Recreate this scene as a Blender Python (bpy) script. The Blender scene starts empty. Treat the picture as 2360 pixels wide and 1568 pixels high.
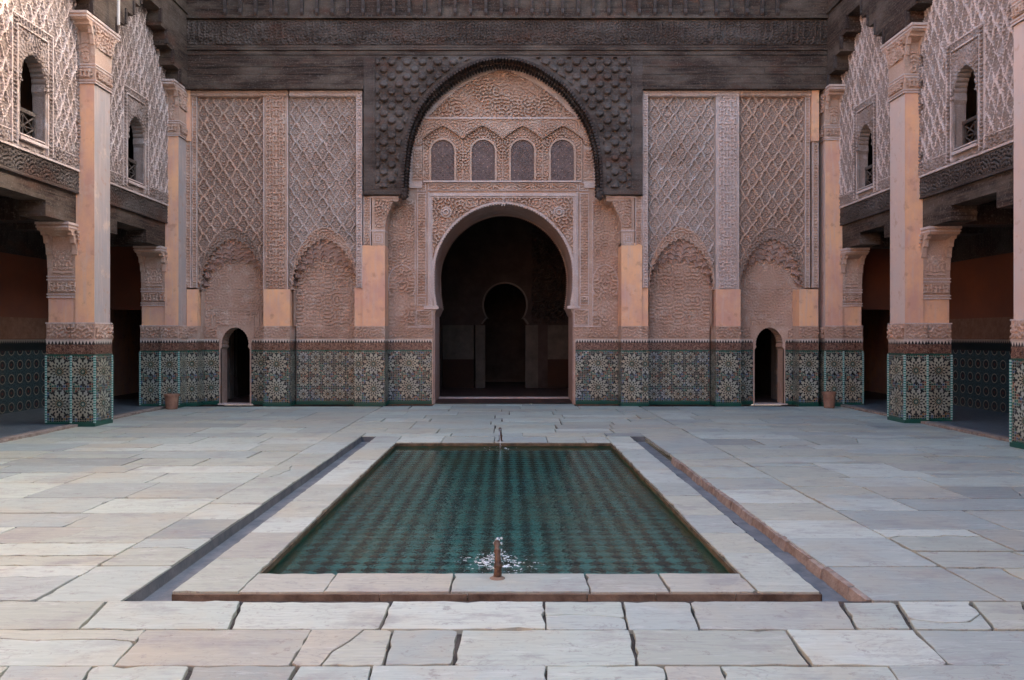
import bpy, bmesh, math, random
import numpy as np
from mathutils import Vector, geometry
random.seed(7)
S = bpy.context.scene
COL = S.collection
FPX = 1835.6            # focal length in the working pixel grid (2360 wide)
EYE = 1.6

# ------------------------------------------------------------------ camera, world, sun, exposure
cam = bpy.data.cameras.new('camera'); camo = bpy.data.objects.new('camera', cam); COL.objects.link(camo)
cam.lens = 28.0; cam.sensor_width = 36.0
cam.shift_x = 11/2360; cam.shift_y = -8/2360
cam.clip_start = 0.05; cam.clip_end = 500
camo.location = (0, 0, EYE); camo.rotation_euler = (math.radians(90), 0, 0)
S.camera = camo
SUN_DIR = Vector((1.0, .50, .60)).normalized()       # from the scene towards the sun (over the far wall)
sl = bpy.data.lights.new('sun', 'SUN'); sl.energy = 3.1; sl.angle = math.radians(0.5); sl.color = (1, .90, .78)
so = bpy.data.objects.new('sun', sl); COL.objects.link(so)
so.rotation_euler = (-SUN_DIR).to_track_quat('-Z', 'Y').to_euler(); so.location = (0, 0, 30)
W = bpy.data.worlds.new('World'); S.world = W; W.use_nodes = True
wn = W.node_tree.nodes; wl = W.node_tree.links
sky = wn.new('ShaderNodeTexSky'); sky.sky_type = 'NISHITA'; sky.sun_disc = False
sky.sun_elevation = math.asin(SUN_DIR.z); sky.sun_rotation = math.atan2(SUN_DIR.x, SUN_DIR.y)
bg = wn['Background']; bg.inputs['Strength'].default_value = 0.15
sky.dust_density = 4.0; sky.ozone_density = 0.4; sky.air_density = 0.9
wl.new(sky.outputs[0], bg.inputs['Color'])
S.view_settings.view_transform = 'Standard'; S.view_settings.look = 'None'
S.view_settings.gamma = 1.0; S.view_settings.exposure = 2.95
try:
    S.cycles.max_bounces = 10; S.cycles.diffuse_bounces = 6; S.cycles.transmission_bounces = 8
except Exception: pass

# ------------------------------------------------------------------ pixel -> metres on a plane at distance Y
def PX(px, Y): return (px-1169)*Y/FPX
def PZ(py, Y): return EYE+(776-py)*Y/FPX
def P(px, py, Y): return (PX(px, Y), PZ(py, Y))
YP, YL, YN, YC, YW = 18.30, 18.42, 18.74, 18.86, 18.20

# ------------------------------------------------------------------ node helper
class E:
    def __init__(s, nt, v): s.nt = nt; s.v = v
    def _o(s, op, *a):
        n = s.nt.nodes.new('ShaderNodeMath'); n.operation = op
        for i, x in enumerate((s,)+a):
            x = x.v if isinstance(x, E) else x
            if isinstance(x, (int, float)): n.inputs[i].default_value = x
            else: s.nt.links.new(x, n.inputs[i])
        return E(s.nt, n.outputs[0])
    def __add__(s, o): return s._o('ADD', o)
    def __sub__(s, o): return s._o('SUBTRACT', o)
    def __mul__(s, o): return s._o('MULTIPLY', o)
    def __truediv__(s, o): return s._o('DIVIDE', o)
    def lt(s, o): return s._o('LESS_THAN', o)
    def gt(s, o): return s._o('GREATER_THAN', o)
    def fract(s): return s._o('FRACT')
    def abs(s): return s._o('ABSOLUTE')
    def floor(s): return s._o('FLOOR')
    def sqrt(s): return s._o('SQRT')
    def atan2(s, o): return s._o('ARCTAN2', o)
    def max(s, o): return s._o('MAXIMUM', o)
    def min(s, o): return s._o('MINIMUM', o)
    def ramp(s, *st, mode='LINEAR'):
        n = s.nt.nodes.new('ShaderNodeValToRGB'); n.color_ramp.interpolation = mode
        el = n.color_ramp.elements
        while len(el) < len(st): el.new(0.5)
        for e, (p, c) in zip(el, st):
            e.position = p; e.color = (*c, 1) if isinstance(c, tuple) else (c, c, c, 1)
        s.nt.links.new(s.v, n.inputs[0]); return E(s.nt, n.outputs[0])
def mixc(nt, f, a, b, mode='MIX'):
    n = nt.nodes.new('ShaderNodeMix'); n.data_type = 'RGBA'; n.blend_type = mode
    for idx, x in ((0, f), (6, a), (7, b)):
        x = x.v if isinstance(x, E) else x
        if isinstance(x, (int, float)): n.inputs[idx].default_value = x if idx == 0 else (x, x, x, 1)
        elif isinstance(x, tuple): n.inputs[idx].default_value = (*x, 1)
        else: nt.links.new(x, n.inputs[idx])
    return E(nt, n.outputs[2])
class M:
    def __init__(s, name):
        s.m = bpy.data.materials.new(name); s.m.use_nodes = True; s.nt = s.m.node_tree
        s.b = s.nt.nodes['Principled BSDF']
    def coord(s, kind='Object'):
        n = s.nt.nodes.new('ShaderNodeTexCoord'); return n.outputs[kind]
    def mapped(s, kind, scale):
        n = s.nt.nodes.new('ShaderNodeMapping'); n.inputs['Scale'].default_value = scale
        s.nt.links.new(s.coord(kind), n.inputs['Vector']); return n.outputs[0]
    def uv(s):
        n = s.nt.nodes.new('ShaderNodeSeparateXYZ'); s.nt.links.new(s.coord('UV'), n.inputs[0])
        return E(s.nt, n.outputs[0]), E(s.nt, n.outputs[1])
    def xyz(s):
        n = s.nt.nodes.new('ShaderNodeSeparateXYZ'); s.nt.links.new(s.coord('Object'), n.inputs[0])
        return [E(s.nt, n.outputs[i]) for i in range(3)]
    def noise(s, scale, kind='Object', det=4, rough=.55, stretch=(1, 1, 1), dist=0):
        n = s.nt.nodes.new('ShaderNodeTexNoise'); n.inputs['Scale'].default_value = scale
        n.inputs['Detail'].default_value = det; n.inputs['Roughness'].default_value = rough
        n.inputs['Distortion'].default_value = dist
        s.nt.links.new(s.mapped(kind, stretch), n.inputs['Vector']); return E(s.nt, n.outputs['Fac'])
    def voro(s, scale, kind='Object', feat='F1', rnd=1, out='Distance', stretch=(1, 1, 1)):
        n = s.nt.nodes.new('ShaderNodeTexVoronoi'); n.feature = feat; n.inputs['Scale'].default_value = scale
        n.inputs['Randomness'].default_value = rnd
        s.nt.links.new(s.mapped(kind, stretch), n.inputs['Vector']); return E(s.nt, n.outputs[out])
    def island(s):
        n = s.nt.nodes.new('ShaderNodeNewGeometry'); return E(s.nt, n.outputs['Random Per Island'])
    def set(s, col=None, rough=None, bump=None, dist=.01, strength=1.0, spec=None, metal=None):
        for k, x in (('Base Color', col), ('Roughness', rough), ('Specular IOR Level', spec), ('Metallic', metal)):
            if x is None: continue
            x = x.v if isinstance(x, E) else x
            if isinstance(x, (int, float)): s.b.inputs[k].default_value = x
            elif isinstance(x, tuple): s.b.inputs[k].default_value = (*x, 1)
            else: s.nt.links.new(x, s.b.inputs[k])
        if bump is not None:
            n = s.nt.nodes.new('ShaderNodeBump'); n.inputs['Distance'].default_value = dist
            n.inputs['Strength'].default_value = strength
            s.nt.links.new(bump.v, n.inputs['Height']); s.nt.links.new(n.outputs[0], s.b.inputs['Normal'])
        return s.m

# ------------------------------------------------------------------ materials
def m_stucco(name, a, b, c, bumpscale=22, dist=.012):
    m = M(name)
    big = m.noise(.8, det=5); mid = m.noise(5, det=4); fine = m.noise(40, det=2)
    col = mixc(m.nt, big.ramp((.35, 0.), (.65, 1.)), a, b)
    col = mixc(m.nt, mid.ramp((.52, 0.), (.75, .8)), col, c)
    col = mixc(m.nt, .5, col, fine.ramp((.3, .62), (.7, 1.)), 'MULTIPLY')
    if bumpscale:
        v = m.voro(bumpscale, feat='SMOOTH_F1'); h = v+mid*.4
    else: h = fine
    return m.set(col, .9, h, dist, 1, spec=.15)
STUC = m_stucco('carved_stucco', (.50, .325, .235), (.56, .39, .295), (.64, .51, .42), 60, .006)
STUCA = m_stucco('brown_carved_stucco', (.32, .22, .165), (.38, .27, .21), (.45, .355, .295), 60, .006)
STUCP2 = m_stucco('worn_strapwork_stucco', (.44, .33, .27), (.54, .43, .37), (.64, .56, .52), 60, .006)
STUCP = m_stucco('greyed_carved_stucco', (.36, .265, .21), (.44, .345, .285), (.55, .465, .41), 60, .006)
STUCB = m_stucco('carved_stucco_bump', (.42, .27, .21), (.49, .34, .28), (.55, .43, .37), 45, .012)
STUCW = m_stucco('pale_stucco_trim', (.56, .42, .35), (.62, .50, .44), (.70, .60, .55), 45, .008)
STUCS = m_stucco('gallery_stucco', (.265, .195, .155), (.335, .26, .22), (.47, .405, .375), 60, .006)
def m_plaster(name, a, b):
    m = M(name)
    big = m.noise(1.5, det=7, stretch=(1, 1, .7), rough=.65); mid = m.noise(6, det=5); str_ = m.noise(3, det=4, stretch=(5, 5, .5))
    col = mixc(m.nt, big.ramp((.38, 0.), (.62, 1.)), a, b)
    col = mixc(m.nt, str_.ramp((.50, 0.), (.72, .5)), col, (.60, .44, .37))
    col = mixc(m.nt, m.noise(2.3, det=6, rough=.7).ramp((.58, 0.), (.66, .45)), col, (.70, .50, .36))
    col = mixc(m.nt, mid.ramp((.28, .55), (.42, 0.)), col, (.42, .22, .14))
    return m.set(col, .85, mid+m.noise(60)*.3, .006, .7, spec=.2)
PLAST = m_plaster('salmon_plaster', (.82, .465, .25), (.63, .35, .25))
SKYLITL = m_plaster('skylit_grey_plaster', (.37, .33, .31), (.43, .34, .29))  # left shafts, court side: cool sky light put into the plaster colour
SKYLITR = m_plaster('skylit_pale_plaster', (.62, .43, .34), (.58, .45, .38))  # right shafts, court side: brighter sky-lit tone put into the plaster colour
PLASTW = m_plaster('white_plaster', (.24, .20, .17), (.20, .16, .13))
def m_wood(name, a, b, g, hor=True):
    m = M(name)
    st = (.25, .25, 6) if hor else (6, 6, .3)
    gr = m.noise(5, det=8, stretch=st, rough=.72); big = m.noise(1.3, det=7, stretch=(.6, .6, 1.5) if hor else (1, 1, 1), rough=.65); fine = m.noise(30, det=3)
    col = mixc(m.nt, gr.ramp((.38, 0.), (.62, 1.)), a, b)
    col = mixc(m.nt, big.ramp((.45, 0.), (.62, .8)), col, g)
    col = mixc(m.nt, m.noise(2.2, det=5, stretch=(.4, .4, 1)).ramp((.56, 0.), (.68, .6)), col, (.095, .042, .025))
    col = mixc(m.nt, fine.ramp((.56, 0.), (.66, .4)), col, (.19, .155, .13))
    h = gr+fine*.35
    return m.set(col, .8, h, .012, 1, spec=.25)
WOOD = m_wood('old_cedar_wood', (.015, .008, .005), (.074, .046, .031), (.125, .094, .070))
WOODC = m_wood('carved_cedar_wood', (.040, .026, .019), (.078, .055, .042), (.125, .10, .083))
WOODV = m_wood('dark_cedar_wood', (.025, .015, .011), (.055, .034, .026), (.075, .06, .052), False)

def m_zellige(name, cell, n, sat=1.0, v0=.11):
    m = M(name); nt = m.nt; u, v = m.uv()
    cu = (u/cell+.5).fract()-.5; cv = ((v-v0)/cell).fract()-.5
    r = (cu*cu+cv*cv).sqrt()
    aa = ((cv.atan2(cu)*(n/(2*math.pi))).fract()-.5).abs()*2     # 0 on petal axis .. 1 between
    WH = (.42, .40, .33); BK = (.008, .011, .013)
    rnd = m.nt.nodes.new('ShaderNodeSeparateColor')
    vc = m.voro(24, 'UV', rnd=.25, out='Color'); nt.links.new(vc.v, rnd.inputs[0])
    vd = m.voro(24, 'UV', feat='DISTANCE_TO_EDGE', rnd=.25)
    bgc = E(nt, rnd.outputs[0]).ramp((0, BK), (.40, (.012, .12, .095)), (.60, (.20, .045, .025)), (.70, (.03, .08, .2)),
                                     (.80, BK), (.93, (.26, .13, .05)), (.97, WH), mode='CONSTANT')
    mos = mixc(nt, vd.lt(.075), bgc, WH)
    tint = m.noise(2.2, 'UV', det=1).ramp((.3, (.9, .75, .62)), (.5, (.85, .92, .85)), (.7, (.72, .82, 1.0)))
    col = mos
    def ringc(col, r1, thr, inv=False, c1=WH, c2=BK):
        pick = aa.gt(thr) if inv else aa.lt(thr)
        return mixc(nt, r.lt(r1), col, mixc(nt, pick, c2, c1))
    if n == 12:
        col = ringc(col, .43, .30, False, WH, BK)
        col = ringc(col, .38, .70, False, WH, BK)
        col = ringc(col, .29, .40, True, WH, BK)
        col = ringc(col, .22, .60, False, WH, BK)
        col = ringc(col, .13, .50, True, (.36, .28, .18), BK)
        col = ringc(col, .08, .5, False, BK, (.05, .16, .13))
        col = mixc(nt, r.lt(.035), col, WH)
    else:
        col = mixc(nt, r.lt(.45), col, BK)
        col = ringc(col, .41, .66, False, WH, BK)
        col = ringc(col, .30, .9, False, WH, BK)
        col = ringc(col, .25, .45, True, WH, BK)
        col = mixc(nt, r.lt(.12), col, BK)
        col = mixc(nt, r.lt(.05), col, (.45, .30, .16))
    col = mixc(nt, 1.0, col, tint, 'MULTIPLY')
    GR = (.01, .09, .06)
    # green line, brown carved tile frieze, black and white merlon strip, green foot
    nz = m.noise(26, 'UV', det=2, dist=1.6, stretch=(1, 1.2, 1))
    fr = nz.ramp((.40, (.05, .022, .016)), (.47, (.17, .075, .05)), (.56, (.16, .07, .045)), (.60, (.34, .22, .15)), mode='LINEAR')
    col = mixc(nt, v.gt(1.255), col, GR)
    col = mixc(nt, v.gt(1.285), col, fr)
    tri = ((u/.062).fract()-.5).abs()*2
    stp = mixc(nt, tri.lt((v-1.455)/.07), (.02, .02, .02), (.60, .52, .44))
    col = mixc(nt, v.gt(1.455), col, stp)
    col = mixc(nt, v.gt(1.525), col, (.6, .5, .42))
    col = mixc(nt, v.lt(.085), col, GR)
    grime = m.noise(3.5, det=5).ramp((.35, .72), (.6, 1.))
    col = mixc(nt, 1.0, col, grime, 'MULTIPLY')
    edge = vd.ramp((0, 0.), (.2, 1.))
    return m.set(col, m.noise(9).ramp((.3, .22), (.7, .5)), edge, .002, .5, spec=.5)
ZB = m_zellige('star_tile_large', .575, 12)
ZS = m_zellige('star_tile_small', .2875, 10)
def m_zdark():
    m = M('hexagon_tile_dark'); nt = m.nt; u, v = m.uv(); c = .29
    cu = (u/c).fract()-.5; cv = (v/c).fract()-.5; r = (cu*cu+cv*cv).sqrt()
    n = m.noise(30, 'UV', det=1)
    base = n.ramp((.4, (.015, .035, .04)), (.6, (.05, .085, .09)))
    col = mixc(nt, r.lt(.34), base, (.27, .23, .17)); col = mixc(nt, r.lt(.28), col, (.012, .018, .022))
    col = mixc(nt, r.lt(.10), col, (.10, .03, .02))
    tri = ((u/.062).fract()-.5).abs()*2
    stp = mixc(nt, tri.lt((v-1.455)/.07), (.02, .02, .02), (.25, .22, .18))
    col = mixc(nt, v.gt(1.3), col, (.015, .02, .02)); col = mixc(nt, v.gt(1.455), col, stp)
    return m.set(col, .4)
ZD = m_zdark()
GREEN = M('green_glazed_tile').set((.01, .07, .048), .3)
DASH = M('green_white_edge_tile')
_u, _v = DASH.uv()
DASH = DASH.set(mixc(DASH.nt, (_v/.045).fract().lt(.45), (.36, .47, .43), (.008, .20, .15)), .3)

def m_marble():
    m = M('weathered_marble'); nt = m.nt
    t = m.island(); x, y, z = m.xyz()
    # streaks run along x, wandering per slab
    n = nt.nodes.new('ShaderNodeCombineXYZ'); nt.links.new((x+t*37.0).v, n.inputs[0]); nt.links.new((y*1.0+t*19.0).v, n.inputs[1])
    def pn(scale, sx, sy, det=6, rough=.6, dist=0.0):
        mp = nt.nodes.new('ShaderNodeMapping'); mp.inputs['Scale'].default_value = (sx, sy, 1); nt.links.new(n.outputs[0], mp.inputs['Vector'])
        q = nt.nodes.new('ShaderNodeTexNoise'); q.inputs['Scale'].default_value = scale; q.inputs['Detail'].default_value = det
        q.inputs['Roughness'].default_value = rough; q.inputs['Distortion'].default_value = dist
        nt.links.new(mp.outputs[0], q.inputs['Vector']); return E(nt, q.outputs['Fac'])
    st = pn(4.0, .8, 11.0, 9, .72, .5); st2 = pn(3.0, 1.0, 4.2, 7, .7, 1.2)
    vein = pn(2.2, .5, 1.7, 6, .6, 1.6)
    spot = m.noise(11, det=4, rough=.7)
    base = t.ramp((0, (0.359, 0.414, 0.359)), (.14, (0.448, 0.506, 0.427)), (.3, (0.305, 0.353, 0.322)), (.44, (0.422, 0.437, 0.343)), (.58, (0.349, 0.387, 0.322)), (.72, (0.493, 0.543, 0.464)), (.86, (0.323, 0.377, 0.347)), (.94, (0.413, 0.404, 0.322)), (1., (0.225, 0.263, 0.247)))
    col = mixc(nt, st.ramp((.50, 0.), (.66, .45)), base, (.26, .285, .285))
    col = mixc(nt, st2.ramp((.56, 0.), (.62, .25)), col, (.62, .65, .61))
    col = mixc(nt, (vein-.5).abs().ramp((0, .6), (.010, 0.)), col, (.22, .21, .20))
    col = mixc(nt, m.noise(.9, det=7, rough=.62).ramp((.50, 0.), (.66, .55)), col, (.42, .385, .28))
    col = mixc(nt, m.noise(1.7, det=7, rough=.7, stretch=(1, 1.6, 1)).ramp((.53, 0.), (.64, .6)), col, (.25, .245, .235))
    col = mixc(nt, m.noise(6.5, det=8, rough=.75).ramp((.60, 0.), (.63, .6)), col, (.22, .20, .18))
    col = mixc(nt, spot.ramp((.69, 0.), (.71, .75)), col, (.20, .18, .165))
    col = mixc(nt, m.noise(3.6, det=7, rough=.72).ramp((.655, 0.), (.668, .6)), col, (.27, .25, .23))
    h = m.noise(45, det=4)*.5+spot*.3
    return m.set(col, st.ramp((.3, .36), (.7, .6)), h, .0025, .6, spec=.4)
MARB = m_marble()
def m_simple(name, a, b, sc=6, rough=.8, dist=.01, spec=.3, metal=None):
    m = M(name); n = m.noise(sc, det=6, rough=.65)
    return m.set(mixc(m.nt, n.ramp((.35, 0.), (.65, 1.)), a, b), rough, n+m.noise(sc*6)*.3, dist, .9, spec=spec, metal=metal)
MORT = m_simple('lime_mortar', (.03, .025, .02), (.13, .10, .08), 4, .95, .02)
RUST = m_simple('stained_brown_stone', (.075, .05, .035), (.22, .165, .12), 4, .85, .02)
PINKST = m_simple('worn_pink_stone', (.19, .14, .11), (.33, .275, .23), 9, .9, .03)
CHAN = m_simple('channel_marble', (.085, .10, .11), (.17, .18, .185), 5, .6, .01)
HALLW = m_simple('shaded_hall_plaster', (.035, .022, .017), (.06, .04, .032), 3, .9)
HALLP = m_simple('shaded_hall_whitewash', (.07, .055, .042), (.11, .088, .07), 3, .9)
LIP = m_simple('mossy_lip', (.05, .042, .025), (.16, .12, .075), 6, .8)
SCREEN = m_simple('screen_plaster', (.13, .09, .075), (.19, .135, .12), 9, .9)
BRONZE = m_simple('corroded_bronze', (.035, .02, .014), (.15, .085, .05), 25, .5, .006, .5, .4)
CLAY = m_simple('brown_clay', (.20, .10, .065), (.30, .17, .11), 8, .7)
CLAYD = m_simple('dark_soil', (.03, .02, .015), (.06, .04, .03), 20, .9)
PIPE = m_simple('pale_pipe', (.45, .42, .38), (.55, .5, .46), 8, .6)
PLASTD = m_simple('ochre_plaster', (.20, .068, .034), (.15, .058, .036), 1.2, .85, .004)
def m_floor2():
    m = M('gallery_floor_tile'); nt = m.nt; x, y, z = m.xyz()
    a = (x/.14).fract().lt(.06).max((y/.07).fract().lt(.1))
    col = mixc(nt, a, m.noise(7, det=4).ramp((.3, (.07, .09, .10)), (.7, (.13, .15, .16))), (.03, .03, .03))
    return m.set(col, .45, a*-1.0, .003)
GALF = m_floor2()
HALLF = m_simple('red_hall_floor', (.05, .025, .02), (.09, .05, .04), 3, .5)
def m_pool():
    m = M('diamond_pool_tile'); nt = m.nt; x, y, z = m.xyz(); k = .175
    a = ((x+y)/k).floor(); b = ((x-y)/k).floor(); par = ((a+b)*.5).fract().gt(.25)
    n = m.noise(3, det=4)
    g = n.ramp((.3, (.030, .170, .165)), (.7, (.080, .245, .225)))
    d = n.ramp((.3, (.002, .006, .009)), (.7, (.014, .013, .011)))
    col = mixc(nt, par, g, d)
    gx = (((x+y)/k).fract()-.5).abs().gt(.47).max((((x-y)/k).fract()-.5).abs().gt(.47))
    col = mixc(nt, gx, col, (.02, .05, .045))
    col = mixc(nt, m.noise(1.2, det=6).ramp((.48, 0.), (.75, .6)), col, (.10, .11, .07))
    return m.set(col, .5)
POOLT = m_pool()
POOLW = m_simple('algae_green_wall', (.03, .15, .115), (.14, .125, .06), 3, .6)
def m_water():
    m = M('rippling_water'); nt = m.nt; x, y, z = m.xyz()
    out = nt.nodes['Material Output']; nt.nodes.remove(m.b)
    g = nt.nodes.new('ShaderNodeBsdfGlass'); g.inputs['IOR'].default_value = 1.33; g.inputs['Roughness'].default_value = 0.0
    g.inputs['Color'].default_value = (.86, .97, .94, 1)
    n1 = m.noise(11, det=4, rough=.5, dist=.5, stretch=(1, .9, 1)); n2 = m.noise(24, det=2)
    # livelier near the front spout
    dx = x+.06; dy = y-8; d = (dx*dx+dy*dy).sqrt()
    amp = d.ramp((0, 1.), (1, .28)) if False else (E(nt, d.v)*-.26+1.1).max(.07)
    ring = (d*30)._o('SINE')*((d*-1.1+.9).max(0.0))
    h = (n1+n2*.35)*amp+ring*.05
    b = nt.nodes.new('ShaderNodeBump'); b.inputs['Distance'].default_value = .035; b.inputs['Strength'].default_value = .55
    nt.links.new(h.v, b.inputs['Height']); nt.links.new(b.outputs[0], g.inputs['Normal'])
    tr = nt.nodes.new('ShaderNodeBsdfTransparent'); tr.inputs[0].default_value = (.86, .97, .94, 1)
    mx = nt.nodes.new('ShaderNodeMixShader'); mx.inputs[0].default_value = .92
    nt.links.new(tr.outputs[0], mx.inputs[1]); nt.links.new(g.outputs[0], mx.inputs[2])
    nt.links.new(mx.outputs[0], out.inputs[0]); return m.m
WATER = m_water()
FOAM = M('white_foam'); FOAM.b.inputs['Transmission Weight'].default_value = .8; FOAM = FOAM.set((.80, .92, .95), .3)
JET = M('clear_water_jet'); JET.b.inputs['Transmission Weight'].default_value = .6; JET = JET.set((.85, .92, .95), .12)

# ------------------------------------------------------------------ mesh builder
RD = 2.1       # depth of all carving
class MB:
    def __init__(s, *mats): s.v = []; s.f = []; s.uv = []; s.mi = []; s.mats = mats; s.cur = 0; s.big = []
    def face(s, pts, cen=None):
        """pts: list of 3D points; uv in metres by dominant axis, u measured from cen"""
        p = [Vector(q) for q in pts]; b = len(s.v)
        nrm = geometry.normal(p) if len(p) > 2 else Vector((0, 0, 1))
        ax = max(range(3), key=lambda i: abs(nrm[i]))
        ui, vi = ((1, 2), (0, 2), (0, 1))[ax]
        if cen is None: c = 0
        elif cen == 'c': c = (max(q[ui] for q in p)+min(q[ui] for q in p))/2
        else: c = cen
        s.v += [tuple(q) for q in p]; s.f.append(tuple(range(b, b+len(p))))
        s.uv += [(q[ui]-c, q[vi]) for q in p]; s.mi.append(s.cur)
    def box(s, x0, x1, y0, y1, z0, z1, cen='c', skip=''):
        if x0 > x1: x0, x1 = x1, x0
        if y0 > y1: y0, y1 = y1, y0
        if z0 > z1: z0, z1 = z1, z0
        F = {'f': [(x0, y0, z0), (x1, y0, z0), (x1, y0, z1), (x0, y0, z1)], 'b': [(x1, y1, z0), (x0, y1, z0), (x0, y1, z1), (x1, y1, z1)],
             'l': [(x0, y1, z0), (x0, y0, z0), (x0, y0, z1), (x0, y1, z1)], 'r': [(x1, y0, z0), (x1, y1, z0), (x1, y1, z1), (x1, y0, z1)],
             't': [(x0, y0, z1), (x1, y0, z1), (x1, y1, z1), (x0, y1, z1)], 'd': [(x0, y1, z0), (x1, y1, z0), (x1, y0, z0), (x0, y0, z0)]}
        for k, q in F.items():
            if k not in skip: s.face(q, cen)
    def poly(s, outer, holes, d0, d1, to3, back=False, cen=None):
        """outer/holes: 2D loops; to3(u, v, d) -> 3D. cap at d0, sides d0..d1."""
        loops = [[Vector((a, b, 0)) for a, b in outer]]+[[Vector((a, b, 0)) for a, b in h] for h in holes]
        tris = geometry.tessellate_polygon(loops); flat = [q for l in loops for q in l]
        for t in tris:
            s.face([to3(flat[i].x, flat[i].y, d0) for i in t], cen)
            if back: s.face([to3(flat[i].x, flat[i].y, d1) for i in t], cen)
        if d1 != d0:
            for l in loops:
                for i in range(len(l)):
                    a, b = l[i], l[(i+1) % len(l)]
                    s.face([to3(a.x, a.y, d0), to3(b.x, b.y, d0), to3(b.x, b.y, d1), to3(a.x, a.y, d1)], cen)
    def tube(s, pts, rad, n=10, cap=True):
        pts = [Vector(p) for p in pts]; rings = []
        for i, p in enumerate(pts):
            t = (pts[min(i+1, len(pts)-1)]-pts[max(i-1, 0)]).normalized()
            a = t.orthogonal().normalized() if i == 0 else (rings_a-(rings_a.dot(t))*t).normalized()
            rings_a = a; b = t.cross(a); r = rad[i] if isinstance(rad, (list, tuple)) else rad
            rings.append([p+a*r*math.cos(2*math.pi*k/n)+b*r*math.sin(2*math.pi*k/n) for k in range(n)])
        for i in range(len(rings)-1):
            for k in range(n): s.face([rings[i][k], rings[i][(k+1) % n], rings[i+1][(k+1) % n], rings[i+1][k]])
        if cap: s.face(rings[0][::-1]); s.face(rings[-1])
    def lathe(s, prof, c, n=24, sx=1, sy=1, ripple=None):
        rg = [[(c[0]+r*sx*math.cos(2*math.pi*k/n), c[1]+r*sy*math.sin(2*math.pi*k/n), c[2]+z) for k in range(n)] for r, z in prof]
        for i in range(len(rg)-1):
            for k in range(n): s.face([rg[i][k], rg[i][(k+1) % n], rg[i+1][(k+1) % n], rg[i+1][k]])
    def relief(s, u0, u1, v0, v1, h, to3, keep=None, res=.0105, hi=None):
        res = min(res, .0100) if res < .02 else res; nu = max(2, int((u1-u0)/res)+1); nv = max(2, int((v1-v0)/res)+1)
        U, V = np.meshgrid(np.linspace(u0, u1, nu), np.linspace(v0, v1, nv))
        H = h(U, V)*RD; X = to3(U, V, H)
        co = np.stack([np.broadcast_to(a, U.shape) for a in X], -1).reshape(-1, 3)
        idx = np.arange(nu*nv).reshape(nv, nu)
        q = np.stack([idx[:-1, :-1], idx[:-1, 1:], idx[1:, 1:], idx[1:, :-1]], -1).reshape(-1, 4)
        if keep is not None:
            K = keep((U[:-1, :-1]+U[1:, 1:])/2, (V[:-1, :-1]+V[1:, 1:])/2).reshape(-1); q = q[K]
            used, inv = np.unique(q, return_inverse=True); co = co[used]; q = inv.reshape(-1, 4)
            uvv = np.stack([U.reshape(-1), V.reshape(-1)], -1)[used]
        else: uvv = np.stack([U.reshape(-1), V.reshape(-1)], -1)
        mi = np.full(len(q), s.cur, np.int32)
        if hi is not None:
            hc = (H[:-1, :-1]+H[1:, 1:]).reshape(-1)/2
            if keep is not None: hc = hc[K]
            mi[hc > hi] = s.cur+1
        s.big.append((co, q, uvv, mi))
    def build(s, name, parent=None, **props):
        nv = len(s.v); co = [np.array(s.v, dtype=np.float32).reshape(-1, 3)]
        lens = [len(f) for f in s.f]; li = [i for f in s.f for i in f]
        LI = [np.array(li, dtype=np.int32)]; LS = [np.array(lens, dtype=np.int32)]
        UV = [np.array(s.uv, dtype=np.float32).reshape(-1, 2)]; MI = [np.array(s.mi, dtype=np.int32)]
        off = nv
        for c, q, uvv, mi in s.big:
            co.append(c.astype(np.float32)); LI.append((q+off).astype(np.int32).reshape(-1)); LS.append(np.full(len(q), 4, np.int32))
            UV.append(uvv[q.reshape(-1)].astype(np.float32)); MI.append(mi); off += len(c)
        co = np.concatenate(co); LI = np.concatenate(LI); LS = np.concatenate(LS); UV = np.concatenate(UV); MI = np.concatenate(MI)
        me = bpy.data.meshes.new(name)
        me.vertices.add(len(co)); me.vertices.foreach_set('co', co.reshape(-1))
        me.loops.add(len(LI)); me.loops.foreach_set('vertex_index', LI)
        me.polygons.add(len(LS)); me.polygons.foreach_set('loop_start', np.concatenate([[0], np.cumsum(LS)[:-1]]).astype(np.int32))
        try: me.polygons.foreach_set('loop_total', LS)
        except Exception: pass
        me.polygons.foreach_set('material_index', MI)
        ul = me.uv_layers.new(name='UVMap'); ul.data.foreach_set('uv', UV.reshape(-1))
        me.update(calc_edges=True); me.validate(); me.shade_flat()
        for m in s.mats: me.materials.append(m)
        o = bpy.data.objects.new(name, me); COL.objects.link(o)
        if parent is not None:
            o.parent = parent; o.matrix_parent_inverse = parent.matrix_world.inverted() if False else o.matrix_parent_inverse
            o.location = -parent.location if parent.parent is None and parent.type == 'EMPTY' else (0, 0, 0)
        for k, x in props.items(): o[k] = x
        return o
def thing(name, label, cat, loc=(0, 0, 0), group=None):
    o = bpy.data.objects.new(name, None); COL.objects.link(o); o.location = loc; o.empty_display_size = .3
    o['label'] = label; o['category'] = cat
    if group: o['group'] = group
    return o

def facY(Y):      # facing the camera, heights come forward
    return lambda u, v, h=0: (u, Y-h, v)
def facX(X):      # side wall; sign of X decides the facing; u is y
    sg = 1 if X > 0 else -1
    return lambda u, v, h=0: (X-sg*h if not isinstance(h, np.ndarray) else X-sg*h, u, v)
def capY(u, v, d): return (u, d, v)
def capX(u, v, d): return (d, u, v)

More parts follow.
